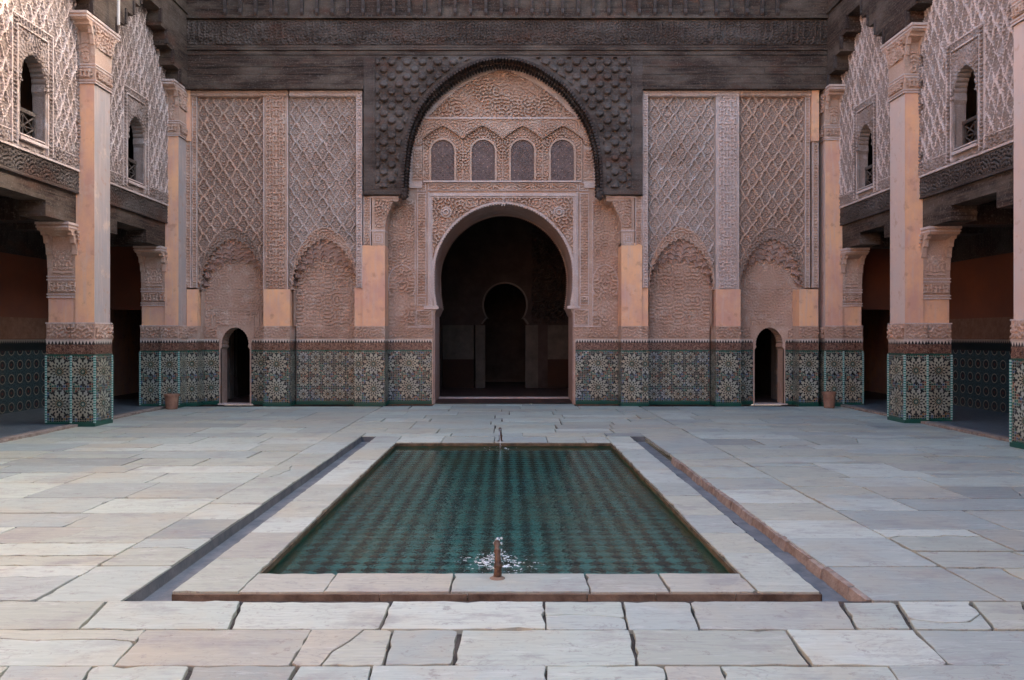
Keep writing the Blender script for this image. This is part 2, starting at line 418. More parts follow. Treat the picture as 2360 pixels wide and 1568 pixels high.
# ------------------------------------------------------------------ height functions
def waves(wl, seed, n=10, ax=1.0):
    r = np.random.RandomState(seed); a = (np.arange(n)+r.rand(n)*.8)*math.pi/n; ph = r.rand(n)*6.283; k = 2*math.pi/wl
    def f(U, V):
        t = np.zeros_like(U)
        for i in range(n): t = t+np.cos(k*(math.cos(a[i])*U+math.sin(a[i])*V*ax)+ph[i])
        return t/math.sqrt(n/2)
    return f
def sst(x, a, b): t = np.clip((x-a)/(b-a), 0, 1); return t*t*(3-2*t)
_w1 = waves(.082, 3, 13); _w2 = waves(.066, 5, 13); _w3 = waves(.12, 8, 9)
_big = waves(.9, 21, 9)
def arab(per, dep, wf=_w1, cx=0., vper=None):
    def h(U, V):
        a = np.abs(((U-cx)/per+.5) % 1-.5)*per
        b = V if vper is None else np.abs((V/vper) % 1-.5)*vper
        n = wf(a, b); return dep*sst(n, -.12, .12)*(.55+.45*sst(_big(U, V), -.8, .4))
    return h
def lozenge(w, hh, dep, cx=0., z0=0.):
    def h(U, V):
        wear = .6+.4*sst(_big(U, V), -.7, .5)
        U = U+.006*_big(U*2, V*2); V = V+.008*_big(V*2+3., U*2)
        x = (U-cx)/w; z = (V-z0)/hh; z = z+.035*np.sin(4*math.pi*z)
        f = np.cos(2*math.pi*x)+np.cos(2*math.pi*z)
        # node-pinching so the bars wave like interlaced strapwork
        gr = np.sqrt((np.sin(2*math.pi*x)/w)**2+(np.sin(2*math.pi*z)/hh)**2)*2*math.pi
        rib = 1-sst(np.abs(f)/(gr+1.2), .013, .026)
        xx = np.abs(((x*2+.5) % 1)-.5)
        inner = sst(_w2(np.abs(((U-cx)/w+.5) % 1-.5)*w, np.abs(((V-z0)/hh+.5) % 1-.5)*hh), -.1, .4)
        core = sst(np.abs(f), 1.2, 1.6)*(1-.5*sst(np.abs(f), 1.75, 1.9))
        return dep*wear*np.maximum.reduce([rib, .42*inner*(np.abs(f) > .42), .42*core])+dep*.10*_w2(U*1.3, V*1.3)
    return h
def knots(per, dep, cx=0.):
    def h(U, V):
        x = np.abs(U-cx); z = (V/per)
        a = sst(np.abs(((x/.075) % 1)-.5), .22, .30); b = sst(np.abs(((z*3) % 1)-.5), .22, .30)
        sel = ((np.floor(x/.075)+np.floor(z*3)) % 2)
        return dep*np.maximum(np.where(sel > .5, a, b), .6*sst(_w2(x, V), .1, .5))
    return h
def inside(loop):
    L = np.array(loop)
    def f(U, V):
        r = np.zeros(U.shape, bool); j = len(L)-1
        for i in range(len(L)):
            xi, yi = L[i]; xj, yj = L[j]
            c = ((yi > V) != (yj > V)) & (U < (xj-xi)*(V-yi)/((yj-yi)+1e-12)+xi); r ^= c; j = i
        return r
    return f
def AND(*fs): return lambda U, V: np.logical_and.reduce([f(U, V) for f in fs])
def NOT(f): return lambda U, V: ~f(U, V)

def catmull(pts, n=6):
    P_ = [Vector((*p, 0)) for p in pts]; out = []
    for i in range(len(P_)-1):
        p0 = P_[max(i-1, 0)]; p1 = P_[i]; p2 = P_[i+1]; p3 = P_[min(i+2, len(P_)-1)]
        for k in range(n):
            t = k/n
            q = .5*((2*p1)+(-p0+p2)*t+(2*p0-5*p1+4*p2-p3)*t*t+(-p0+3*p1-3*p2+p3)*t**3); out.append((q.x, q.y))
    out.append((P_[-1].x, P_[-1].y)); return out
def offset(curve, d):
    out = []
    for i, p in enumerate(curve):
        a = Vector(curve[max(i-1, 0)]); b = Vector(curve[min(i+1, len(curve)-1)]); t = (b-a)
        if t.length < 1e-9: t = Vector((1, 0))
        t.normalize(); out.append((p[0]-t.y*d, p[1]+t.x*d))
    return out
def resample(curve, step):
    d = [0]
    for a, b in zip(curve, curve[1:]): d.append(d[-1]+math.dist(a, b))
    n = max(2, int(round(d[-1]/step))); out = []; j = 0
    for k in range(n+1):
        t = d[-1]*k/n
        while j < len(d)-2 and d[j+1] < t: j += 1
        f = (t-d[j])/max(1e-9, d[j+1]-d[j]); a, b = curve[j], curve[j+1]
        out.append((a[0]+(b[0]-a[0])*f, a[1]+(b[1]-a[1])*f))
    return out
def scallop(curve, lobe, depth, sub=6, pointy=True):
    """curve resampled into lobes; bumps go to the left side of travel"""
    c = resample(curve, lobe/sub); o = []
    for i, p in enumerate(c):
        a = Vector(c[max(i-1, 0)]); b = Vector(c[min(i+1, len(c)-1)]); t = (b-a).normalized()
        ph = (i % sub)/sub; d = depth*abs(math.sin(math.pi*ph)) if not pointy else depth*(1-abs(2*ph-1))
        o.append((p[0]-t.y*d, p[1]+t.x*d))
    return o
def band(mb, inner, outer, d0, d1, to3):
    """strip between two curves of the same length, with thickness"""
    for i in range(len(inner)-1):
        a, b, c, d = inner[i], inner[i+1], outer[i+1], outer[i]
        mb.face([to3(*a, d0), to3(*b, d0), to3(*c, d0), to3(*d, d0)])
        mb.face([to3(*a, d0), to3(*a, d1), to3(*b, d1), to3(*b, d0)])
        mb.face([to3(*d, d0), to3(*c, d0), to3(*c, d1), to3(*d, d1)])

# ================================================================== GROUND, PAVING, CHANNEL
PXL, PXR, PY0, PY1 = -1.686, 1.568, 5.38, 12.04         # pool opening
CL0, CL1, CR0, CR1 = -2.34, -2.10, 1.965, 2.21          # channel sides
CY0, CY1, CYB = 4.83, 4.99, 12.75                       # channel front strip, far end
def fl(px, py): Y = EYE*FPX/(py-776); return (PX(px, Y), Y)
mb = MB(MORT)
for x0, x1, y0, y1 in ((-10.6, CL0, -8, 18.9), (CR1, 10.6, -8, 18.9), (CL0, CR1, -8, CY0), (CL0, CR1, CYB+.05, 18.9), (CL1, PXL, CY1, CYB+.05), (PXR, CR0, CY1, CYB+.05), (PXL, PXR, CY1, PY0), (PXL, PXR, PY1, CYB+.05)):
    mb.face([(x0, y0, -.028), (x1, y0, -.028), (x1, y1, -.028), (x0, y1, -.028)])
mb.face([(-200, -200, -1.5), (200, -200, -1.5), (200, 200, -1.5), (-200, 200, -1.5)])
mb.build('ground', kind='structure')

rs = random.Random(11)
def slab(mb, pts, gap=.009, jit=.007, rag=.35, brk=.0):
    if len(pts) == 4 and rs.random() < brk:      # a broken stone: split along a jagged line
        a, b, c, d = [Vector(p) for p in pts]; f1, f2 = rs.uniform(.25, .75), rs.uniform(.25, .75)
        p, q = (a+(b-a)*f1, d+(c-d)*f2) if rs.random() < .6 else (b+(c-b)*f1, a+(d-a)*f2)
        if (p-q).length < 2.2:
            n = max(3, int((q-p).length/.13)); t = (q-p).normalized(); nn = Vector((-t.y, t.x)); bow = rs.uniform(-.09, .09)
            ln = [p+(q-p)*k/n+nn*((0 if k in (0, n) else rs.gauss(0, .014))+bow*math.sin(math.pi*k/n)) for k in range(n+1)]
            if abs((p-a).cross(b-a)) < 1e-6: A = [a]+ln+[d]; B = [b, c]+ln[::-1]
            else: A = [a, b]+ln; B = [c, d]+ln[::-1]
            for poly in (A, B):
                pp = [(v.x, v.y) for v in poly]
                ar = sum(pp[i-1][0]*pp[i][1]-pp[i][0]*pp[i-1][1] for i in range(len(pp)))
                slab(mb, pp if ar > 0 else pp[::-1], gap*.55, 0, rag*.5)
            return
    """irregular stone: corners moved, edges wander, rim rounded"""
    c = Vector((sum(p[0] for p in pts)/len(pts), sum(p[1] for p in pts)/len(pts)))
    q = [Vector(p) for p in pts]; n = len(q)
    # inward gap
    ins = []
    g = max(.0038, gap*(.65+rs.random()**3*1.6))
    for i in range(n):
        a, b, d = q[i-1], q[i], q[(i+1) % n]
        e1 = (b-a).normalized(); e2 = (d-b).normalized()
        n1 = Vector((-e1.y, e1.x)); n2 = Vector((-e2.y, e2.x)); m = (n1+n2)
        m = m/(max(.3, m.dot(n1)))
        ins.append(b+m*g+Vector((rs.uniform(-jit, jit), rs.uniform(-jit, jit))))
    ring = []
    for i in range(n):
        a, b = ins[i], ins[(i+1) % n]; L = (b-a).length; k = max(1, int(L/(.07 if rag > .3 else .2))); e = (b-a)/max(L, 1e-6); nn = Vector((-e.y, e.x))
        for j in range(k):
            t = j/k; w = 0 if j == 0 else rs.gauss(0, .0045*rag)
            if 0 < j < k and rs.random() < .05: w += rs.uniform(.006, .026)*min(1, rag*1.5)
            p = a+(b-a)*t+nn*w
            if j == 0:     # nipped corner
                cc = rs.random()**3*.03
                pr = (ins[i-1]-a).normalized(); ring.append(a+pr*cc+e*.0); ring.append(a+e*cc+e*.001)
            else: ring.append(p)
    z = rs.uniform(-.003, .003); tx = rs.uniform(-.003, .003); ty = rs.uniform(-.003, .003)
    def zz(p): return z+tx*(p.x-c.x)+ty*(p.y-c.y)
    inn = [p+(c-p).normalized()*.0028 for p in ring]
    b0 = len(mb.v); N = len(ring)
    top = [(p.x, p.y, zz(p)) for p in inn]; mid = [(p.x, p.y, zz(p)-.003) for p in ring]; low = [(p.x, p.y, -.04) for p in ring]
    mb.v += top+mid+low
    mb.f.append(tuple(range(b0, b0+N))); mb.uv += [(a[0], a[1]) for a in top]; mb.mi.append(mb.cur)
    for L0, L1 in ((0, N), (N, 2*N)):
        for i in range(N):
            j = (i+1) % N; f = (b0+L1+i, b0+L1+j, b0+L0+j, b0+L0+i); mb.f.append(f)
            mb.uv += [(mb.v[a][0], mb.v[a][1]) for a in f]; mb.mi.append(mb.cur)
def rows(mb, x0, x1, y0, y1, rh=(.33, .62), sl=(.7, 1.7), **k):
    y = y0; sk = 0
    while y < y1-.05:
        h = rs.uniform(*rh)
        if y1-(y+h) < rh[0]*.7: h = y1-y
        x = x0; first = True
        while x < x1-.02:
            w = rs.uniform(*sl)*(.5 if first and rs.random() < .5 else 1); first = False
            if x1-(x+w) < sl[0]*.5: w = x1-x
            if rs.random() < .12 and h > .4:
                hh = h*rs.uniform(.4, .6); slab(mb, [(x, y), (x+w, y), (x+w, y+hh), (x, y+hh)], **k); slab(mb, [(x, y+hh), (x+w, y+hh), (x+w, y+h), (x, y+h)], **k)
            else: slab(mb, [(x, y), (x+w, y), (x+w, y+h), (x, y+h)], **k)
            x += w
        y += h
mb = MB(MARB)
# front rows measured from the joints in view
def frow(y0, y1, joints, gap=.008):
    js = [(-2600, -2600)]+joints+[(4800, 4800)]
    Y0 = EYE*FPX/(y0-776); Y1 = EYE*FPX/(y1-776)    # y0 = lower picture line (near)
    for (a0, a1), (b0, b1) in zip(js, js[1:]):
        slab(mb, [(PX(a0, Y0), Y0), (PX(b0, Y0), Y0), (PX(b1, Y1), Y1), (PX(a1, Y1), Y1)], gap=gap, jit=.006, rag=1.0, brk=.3)
Yr1 = EYE*FPX/(1386-776)
FR1 = [(-900, -760), (-360, -250), (180, 245), (526, 556), (878, 906), (1258, 1255), (1446, 1433), (1612, 1588), (1972, 1935), (2108, 2068), (2290, 2236), (2640, 2560)]
FR2 = [(-640, -500), (-190, -90), (262, 336), (668, 718), (882, 905), (1046, 1062), (1468, 1452), (1872, 1812), (2188, 2108), (2560, 2450)]
FR3 = [(-700, -560), (-60, 20), (150, 215), (400, 440), (632, 690), (835, 858), (1266, 1260), (1700, 1660), (2112, 2045), (2560, 2440)]
FR4 = [(-500, -420), (150, 190), (520, 570), (1000, 1010), (1420, 1400), (1900, 1830), (2400, 2300)]
frow(1451, 1386, FR1); frow(1534, 1451, FR2); frow(1628, 1534, FR3); frow(1740, 1628, FR4)
Yn = EYE*FPX/(1740-776)
rows(mb, -7.6, 7.6, -7.9, Yn, (.35, .6), (.7, 1.5), gap=.014)
# left field, then a border course along the channel
XB = -2.86
y = Yr1
while y < 13.2:
    h = rs.uniform(.55, 1.35); h = h if 13.2-(y+h) > .4 else 13.2-y
    slab(mb, [(XB, y), (CL0, y), (CL0, y+h), (XB, y+h)], gap=.006, brk=.2); y += h
# specific broken slabs of the near left field (joints run away from the camera there too)
rows(mb, -7.62, XB, Yr1, 7.9, (.5, .8), (.9, 1.7), gap=.010, jit=.012, rag=.8, brk=.5)
rows(mb, -7.62, XB, 7.9, 18.2, (.5, .85), (.8, 1.7), gap=.008, brk=.12)
XB2 = 3.02
y = Yr1
while y < 13.2:
    h = rs.uniform(.5, .95); h = h if 13.2-(y+h) > .4 else 13.2-y
    slab(mb, [(CR1, y), (XB2, y), (XB2, y+h), (CR1, y+h)], gap=.007); y += h
rows(mb, XB2, 7.62, Yr1, 6.6, (.42, .75), (.6, 1.4), gap=.014, jit=.016, rag=1.0, brk=.8)
rows(mb, XB2, 7.62, 6.6, 18.2, (.42, .75), (.8, 1.8), gap=.008, brk=.15)
# far field
rows(mb, XB, XB2, 13.2, 18.3, (.5, .85), (.8, 1.6), gap=.009)
rows(mb, CL0, CR1, CYB+.05, 13.2, (.3, .45), (.9, 1.9), gap=.006)
rows(mb, PX(1000, YC), PX(1322, YC), 18.3, 20.4, (.4, .7), (.8, 1.3), gap=.006)
mb.build('courtyard_paving', kind='structure')

# channel
mb = MB(CHAN, PINKST, RUST)
D = -.085
for x0, x1, y0, y1 in ((CL0, CL1, CY0, CYB), (CR0, CR1, CY0, CYB), (CL1, CR0, CY0, CY1)):
    mb.face([(x0, y0, D), (x1, y0, D), (x1, y1, D), (x0, y1, D)])
def wallseg(a, b, z0=-.1, z1=-.006): mb.face([(a[0], a[1], z0), (b[0], b[1], z0), (b[0], b[1], z1), (a[0], a[1], z1)])
wallseg((CL0+.012, CY0), (CL0+.012, CYB)); wallseg((CL0, CYB), (CL1, CYB)); wallseg((CR0, CYB), (CR1, CYB)); wallseg((CR1, CY0), (CL0, CY0))
wallseg((CL1, CYB), (CL1, CY1)); wallseg((CR0, CYB), (CR0, CY1))
mb.build('drain_channel', kind='structure')
# worn pink stone kerb at the right lip of the channel
mb = MB(PINKST)
y = CY0+.02; ra = random.Random(5)
while y < 10.6:
    L = ra.uniform(.10, .34); w = .022+ra.uniform(-.010, .018); e = min(10.6, y+L)
    t = ra.uniform(-.018, -.004)
    mb.face([(CR1-.004-w, y, -.085), (CR1-.004-w, e, -.085), (CR1-.006-w*.45, e-.004, t), (CR1-.006-w*.5, y+.004, t)])
    mb.face([(CR1-.006-w*.5, y+.004, t), (CR1-.006-w*.45, e-.004, t), (CR1+.02, e-.004, t+.006), (CR1+.02, y+.004, t+.006)])
    mb.face([(CR1-.004-w, y, -.085), (CR1-.006-w*.5, y+.004, t), (CR1+.02, y+.004, t), (CR1+.02, y, -.085)])
    y = e
mb.build('kerb', kind='structure')

# ================================================================== POOL
pool = thing('sunken_pool', 'long rectangular pool sunk in the marble paving, lined with green diamond tiles', 'pool', (0, 8.7, 0))
mb = MB(MARB)
def rimslabs(axis, a0, a1, b0, b1, cuts):
    c = [a0]+cuts+[a1]
    for p, q in zip(c, c[1:]):
        if axis == 'x': slab(mb, [(p, b0), (q, b0), (q, b1), (p, b1)], gap=.004, jit=.003, rag=.5)
        else: slab(mb, [(b0, p), (b1, p), (b1, q), (b0, q)], gap=.004, jit=.003, rag=.5)
rimslabs('x', PXL, PXR+.0, CY1, PY0, [-1.15, -.36, .52, 1.02])
rimslabs('x', PXL, PXR, PY1, CYB, [-1.0, -.2, .62, 1.2])
rimslabs('y', CY1, CYB, CL1, PXL, [5.75, 6.5, 7.05, 7.75, 8.6, 9.5, 10.3, 11.2, 12.0])
rimslabs('y', CY1, CYB, PXR, CR0, [5.9, 6.5, 7.15, 8.0, 8.7, 9.6, 10.5, 11.3, 12.0])
mb.build('marble_rim', pool)
mb = MB(RUST)
x = CL1
for w in (1.3, .55, .75, .43, .5, .55, .4, 1.2):
    e = min(CR0, x+w); mb.box(x+.003, e-.003, CY1-.012, CY1+.05, -.09, -.012+random.uniform(-.003, .002)); x = e
mb.build('front_kerb', pool)
mb = MB(POOLW); WL = -.065; ZBt = -.42
L = [(PXL, PY0), (PXR, PY0), (PXR, PY1), (PXL, PY1)]
for i in range(4):
    a, b = L[i], L[(i+1) % 4]; mb.face([(a[0], a[1], ZBt), (b[0], b[1], ZBt), (b[0], b[1], -.03), (a[0], a[1], -.03)])
mb.build('basin_wall', pool)
mb = MB(LIP)
mb.box(PXL, PXR, PY1-.02, PY1+.03, -.055, -.012); mb.box(PXL-.02, PXL+.012, PY0+.02, PY1-.03, -.05, -.013); mb.box(PXR-.012, PXR+.02, PY0+.02, PY1-.03, -.05, -.013)
mb.build('inner_lip', pool)
mb = MB(POOLT); mb.face([(PXL, PY0, ZBt), (PXR, PY0, ZBt), (PXR, PY1, ZBt), (PXL, PY1, ZBt)]); mb.build('tiled_bottom', pool)
mb = MB(WATER); mb.face([(PXL, PY0, WL), (PXR, PY0, WL), (PXR, PY1, WL), (PXL, PY1, WL)]); mb.build('water', kind='structure')

def spout(x, y, sgn, hgt, label, big=True):
    t = thing('fountain_spout', label, 'spout', (x, y, 0), 'bronze spouts at the ends of the pool')
    mb = MB(RUST); mb.lathe([(.0, .022), (.03, .014), (.042, .008), (.052, .002), (.056, -.02)], (x, y, 0), 16); mb.build('stained_foot', t)
    mb = MB(BRONZE)
    pts = []; rad = []
    for k in range(13):
        f = k/12
        a = f*f*1.15
        pts.append((x+.004*math.sin(5*f), y+sgn*(.10*f*f+.05*max(0, f-.8)), .005+hgt*(1-(1-f)**1.25*1.0)*(.94+.06*math.sin(1.5*f))))
        rad.append(.029-.014*f+(.006 if k in (4, 9) else 0)+(.006 if k == 12 else 0))
    mb.tube(pts, rad, 12); mb.build('pipe', t)
    tip = pts[-1]
    mb = MB(BRONZE); mb.tube([tip, (tip[0], tip[1]+sgn*.035, tip[2]-.006), (tip[0], tip[1]+sgn*.05, tip[2]-.02)], [.022, .024, .018], 12); mb.build('nozzle', t)
    return tip
tipN = spout(-.065, 5.27, 1, .195, 'corroded bronze spout on the near rim of the pool with water bubbling from it')
tipF = spout(-.105, 12.18, -1, .20, 'small dark spout on the far rim of the pool in front of the great doorway')
def jet(tip, sgn, reach, label, foam, seed, rad=1.0):
    r = random.Random(seed)
    t = thing('water_jet', label, 'water jet', (tip[0], tip[1], WL))
    mb = MB(JET); pts = []
    for k in range(12):
        f = k/11; pts.append((tip[0]+.004*math.sin(9*f), tip[1]+sgn*(.05+reach*f), tip[2]-.01+.10*f-(tip[2]-WL+.09)*f*f))
    mb.tube(pts, [rad*(.010+.007*math.sin(k*2.3)**2) for k in range(12)], 9); mb.build('stream', t)
    mb = MB(FOAM); lx, ly = pts[-1][0], pts[-1][1]
    for i in range(foam):
        a = r.random()*6.283; d = abs(r.gauss(0, .11)) if i % 4 else .10+r.random()*.22
        px_, py_ = lx+d*math.cos(a)*1.1, ly+d*math.sin(a)*1.2; s = r.uniform(.0022, .0055)*(1.5-min(1, d*3)); zt = WL+r.uniform(-.001, .004)
        if d < .07: zt += r.random()*.09; s *= 1.2
        # squashed droplets / curved wisps of foam
        mb.lathe([(0, s*.7), (s*.7, s*.5), (s, 0), (s*.7, -s*.4), (0, -s*.5)], (px_, py_, zt), 6, 1+r.random()*2.5*(d > .07), 1)
    for i in range(6 if rad == 1 else 0):
        s = r.uniform(.005, .011); mb.lathe([(0, s), (s*.7, s*.7), (s, 0), (s*.7, -s*.7), (0, -s)], (tip[0]+r.uniform(-.03, .03), tip[1]+sgn*r.uniform(0, .05), tip[2]+r.uniform(-.02, .035)), 7)
    mb.build('foam', t, kind='stuff')
jet(tipN, 1, .42, 'white bubbling water falling from the near bronze spout into the pool', 300, 3)
jet(tipF, -1, .16, 'thin trickle of water from the far dark spout', 16, 4, .35)

# ================================================================== FACADE (far wall)
fac = thing('carved_facade', 'far courtyard wall of pink carved stucco with diamond panels, blind niches and star tile base', 'wall', (0, 18.4, 0))
def arch(cx, hw, spring, top, n=24, point=.12, foot=None, horse=0.0):
    """2D arch curve left->right. point 0 = round; metres"""
    out = []; H = top-spring
    for k in range(n+1):
        t = k/n; a = math.pi*(1-t)
        x = math.cos(a); y = math.sin(a)
        y = y*(1-point)+point*(1-abs(x))**.75 if point else y
        out.append((cx+hw*x, spring+H*y))
    if foot is not None: out = [(cx-hw*(1-horse), foot)]+out+[(cx+hw*(1-horse), foot)]
    return out
# dado helper: one mesh of tile with all bands by height
def dado(parent, x0, x1, Y, z1=1.54, small=False, depth=.3, skip='bdt', hole=None):
    mb = MB(ZS if small else ZB, GREEN)
    if hole is None: mb.box(x0, x1, Y, Y+depth, 0, z1, skip=skip)
    else: mb.poly([(x0, 0), (hole[0][0], 0)]+hole+[(hole[-1][0], 0), (x1, 0), (x1, z1), (x0, z1)], [], Y, Y+depth, capY, cen=(x0+x1)/2)
    mb.cur = 1
    if hole is None: mb.box(x0-.012, x1+.012, Y-.014, Y+.02, 0, .07, skip='b')
    return mb.build('tile_dado', parent)
zt = 1.54; zb = 1.845
def stband(parent, x0, x1, Y, depth=.3):
    mb = MB(STUC); mb.box(x0, x1, Y+.012, Y+depth, zt, zb+.0, skip='b')
    mb.relief(x0, x1, zt+.03, zb-.03, arab(.5, .02, _w2, (x0+x1)/2), facY(Y+.01))
    mb.box(x0-.006, x1+.006, Y-.012, Y+.03, zb-.028, zb, skip='b'); mb.box(x0-.004, x1+.004, Y-.008, Y+.03, zt, zt+.025, skip='b')
    return mb.build('carved_band', parent)

# plain pilasters (px ranges, top py)
def pil(p0, p1, ytop, parent=fac, Y=YP, carved=None, name='pilaster', side=None):
    x0, x1 = PX(p0, Y), PX(p1, Y); z1 = PZ(ytop, Y)
    mb = MB(PLAST); mb.box(x0, x1, Y, YC+.05, zb, z1, skip='b'); o = mb.build(name, parent)
    # sub-parts
    dado(o, x0, x1, Y-.01, depth=YC-Y); stband(o, x0, x1, Y-.005, YC-Y)
    return o
PILS = [(607, 668, 667), (835, 887, 566), (1432, 1480, 560), (1650, 1707, 667)]
for a in PILS: pil(*a)
for p0, p1 in ((817, 835), (1480, 1494)):     # set-back slips beside the tall pilasters
    mb = MB(PLAST); x0, x1 = PX(p0, YP+.03), PX(p1, YP+.03); mb.box(x0, x1, YP+.03, YN+.1, zb, PZ(664, YP), skip='b'); o = mb.build('pilaster', fac)
    dado(o, x0, x1, YP+.02, depth=.4); stband(o, x0, x1, YP+.025, .4)
for p0, p1 in ((430, 455), (1842, 1886)):
    mb = MB(PLAST); x0, x1 = PX(p0, YP), PX(p1, YP); mb.box(x0, x1, YP, YC, zb, PZ(667, YP), skip='b'); o = mb.build('pilaster', fac)
    dado(o, x0, x1, YP-.01, depth=.4); stband(o, x0, x1, YP-.005, .4)

# bays
def bay(p0, p1, n0, n1, door, boff, seed):
    PM = (STUCA, STUC) if door is not None else (STUCP, STUCP2)
    """p0,p1 px edges of panel; n0,n1 px edges of niche"""
    x0, x1 = PX(p0, YL), PX(p1, YL); cx = (PX(n0, YL)+PX(n1, YL))/2; hw = (PX(n1, YL)-PX(n0, YL))/2
    spr = PZ(655, YL); top = PZ(553, YL)
    op = arch(cx, hw, spr, top, 28, .22)
    op = [(cx-hw, PZ(667, YL))]+op+[(cx+hw, PZ(667, YL))]
    sc = scallop(op, .12, .045, 6, False)
    oc = (arch(cx, min(hw+.16, (x1-x0)/2-.02), spr-.05, PZ(526, YL), 28, .06))
    # flat plate with niche cut out
    ztop = PZ(222, YL); zbt = PZ(668, YL)
    mb = MB(*PM)
    mb.poly([(x0-.05, zbt)]+sc+[(x1+.05, zbt), (x1+.05, ztop+.2), (x0-.05, ztop+.2)], [], YL+.012, YL+.10, capY)
    og = [(cx-hw-.16, zbt-.1)]+oc+[(cx+hw+.16, zbt-.1)]
    mb.relief(x0, x1, zbt+.5, ztop, lozenge((x1-x0)/5.0, .425, .027, (x0+x1)/2, ztop), facY(YL+.008), NOT(inside(og)), .0115, .026)
    mb.relief(x0, x1, zbt, zbt+.5, lozenge((x1-x0)/5.0, .425, .027, (x0+x1)/2, ztop), facY(YL+.008), NOT(inside(og)), .0115, .026)
    pan = mb.build('diamond_panel', fac)
    # arch face between outer moulding and scalloped edge
    mb = MB(STUCA if door is not None else STUC)
    mb.relief(cx-hw-.17, cx+hw+.17, zbt, PZ(526, YL), arab(2.0, .022, _w2, cx), facY(YL+.004), AND(inside(og), NOT(inside(sc))), .0115)
    oo = resample(oc, .06); band(mb, oo, offset(oo, .022), YL-.035, YL+.02, capY)
    so_ = resample(sc, .02); band(mb, so_, offset(so_, .016), YL-.03, YL+.05, capY)
    mb.build('arch_moulding', pan)
    # stalactite hood: tiers stepping back and down
    mb = MB(STUCB)
    tiers = 5; tops = [0.03, .15, .27, .37, .45]
    for k in range(tiers):
        f = (k+1)/tiers
        low = top-.05-tops[k]
        sp2 = spr-.02
        base = arch(cx, hw*(1.0-.02*k), sp2, low, 26, .2-.03*k)
        cut = scallop(base, .21 if k % 2 else .19, .10, 8, False)
        dep0 = YL+.055*(k+.5)+.02; dep1 = dep0+.05
        lp = [(cx-hw-.01, sp2-.02)]+cut+[(cx+hw+.01, sp2-.02), (cx+hw+.01, top+.05), (cx-hw-.01, top+.05)]
        mb.poly(lp, [], dep0, dep1, capY)
    mb.build('stalactite_hood', pan)
    # niche back
    mb = MB(STUC); a0, a1 = cx-hw-.03, cx+hw+.03
    if boff: a0 -= .04
    hole = None
    if door is not None:
        dc = PX(door, YN); dh = .345; dtop = PZ(754, YN); dsp = 1.40
        dcv = [(dc-dh, 0), (dc-dh, 1.30), (dc-dh+.045, 1.36)]+scallop(arch(dc, dh-.02, dsp+.02, dtop, 22, .05), .07, -.014, 6, False)+[(dc+dh-.045, 1.36), (dc+dh, 1.30), (dc+dh, 0)]
        hole = dcv
        mb.poly([(a0, 0)]+dcv+[(a1, 0), (a1, PZ(560, YN)), (a0, PZ(560, YN))], [], YN+.012, YN+.05, capY)
        kp = NOT(inside([(dc-.58, 0), (dc+.58, 0), (dc+.58, PZ(712, YN)), (dc-.58, PZ(712, YN))]))
        mb.relief(a0, a1, zb, PZ(600, YN), arab(.66, .012, _w2, cx), facY(YN+.010), kp, .013)
    else:
        mb.poly([(a0, 0), (a1, 0), (a1, PZ(560, YN)), (a0, PZ(560, YN))], [], YN+.012, YN+.05, capY)
        mb.relief(a0, a1, zb, PZ(575, YN), arab(.66, .020, _w1, cx, .7), facY(YN+.010), None, .013)
    # reveals
    for xx in (a0, a1): mb.face([(xx, YL+.05, zb), (xx, YN+.02, zb), (xx, YN+.02, PZ(575, YN)), (xx, YL+.05, PZ(575, YN))])
    mb.build('niche_back', pan)
    if door is None:
        dado(pan, a0, a1, YN-.01, depth=.02, small=True); stband(pan, a0, a1, YN-.004, .02)
    else:
        for s0, s1 in ((a0-.05, dc-dh-.03), (dc+dh+.03, a1+.05)):
            dado(pan, s0, s1, YN-.01, depth=.02); stband(pan, s0, s1, YN-.004, .02)
        # door
        dr = MB(STUC)
        inner = dcv
        outr = [(dc-dh-.03, 0), (dc-dh-.03, 1.54), (dc-.44, 1.54), (dc-.44, PZ(728, YN)), (dc+.44, PZ(728, YN)), (dc+.44, 1.54), (dc+dh+.03, 1.54), (dc+dh+.03, 0)]
        dr.poly(inner+outr[::-1], [], YN-.03, YN+.03, capY)
        # jamb & soffit through the wall
        for i in range(len(inner)-1): dr.face([(inner[i][0], YN-.03, inner[i][1]), (inner[i+1][0], YN-.03, inner[i+1][1]), (inner[i+1][0], YN+.42, inner[i+1][1]), (inner[i][0], YN+.42, inner[i][1])])
        d_ob = dr.build('small_doorway', pan)
        mb = MB(STUC)
        Z1, Z2 = PZ(712, YN), PZ(728, YN)
        mb.box(dc-.56, dc+.56, YN-.02, YN+.02, Z1-.03, Z1); mb.box(dc-.56, dc-.53, YN-.02, YN+.02, zb, Z1); mb.box(dc+.53, dc+.56, YN-.02, YN+.02, zb, Z1)
        mb.relief(dc-.53, dc+.53, Z2, Z1-.03, arab(.3, .015, _w2, dc), facY(YN-.005), None, .012)
        mb.relief(dc-.42, dc+.42, PZ(752, YN)+.03, Z2-.03, arab(.4, .012, _w2, dc), facY(YN-.038), None, .012)
        mb.build('door_surround', pan)
    return pan
bay(455, 607, 468, 606, 543, True, 1)
bay(668, 820, 678, 819, None, False, 2)
bay(1493, 1645, 1500, 1640, None, False, 3)
bay(1703, 1855, 1710, 1846, 1772, True, 4)

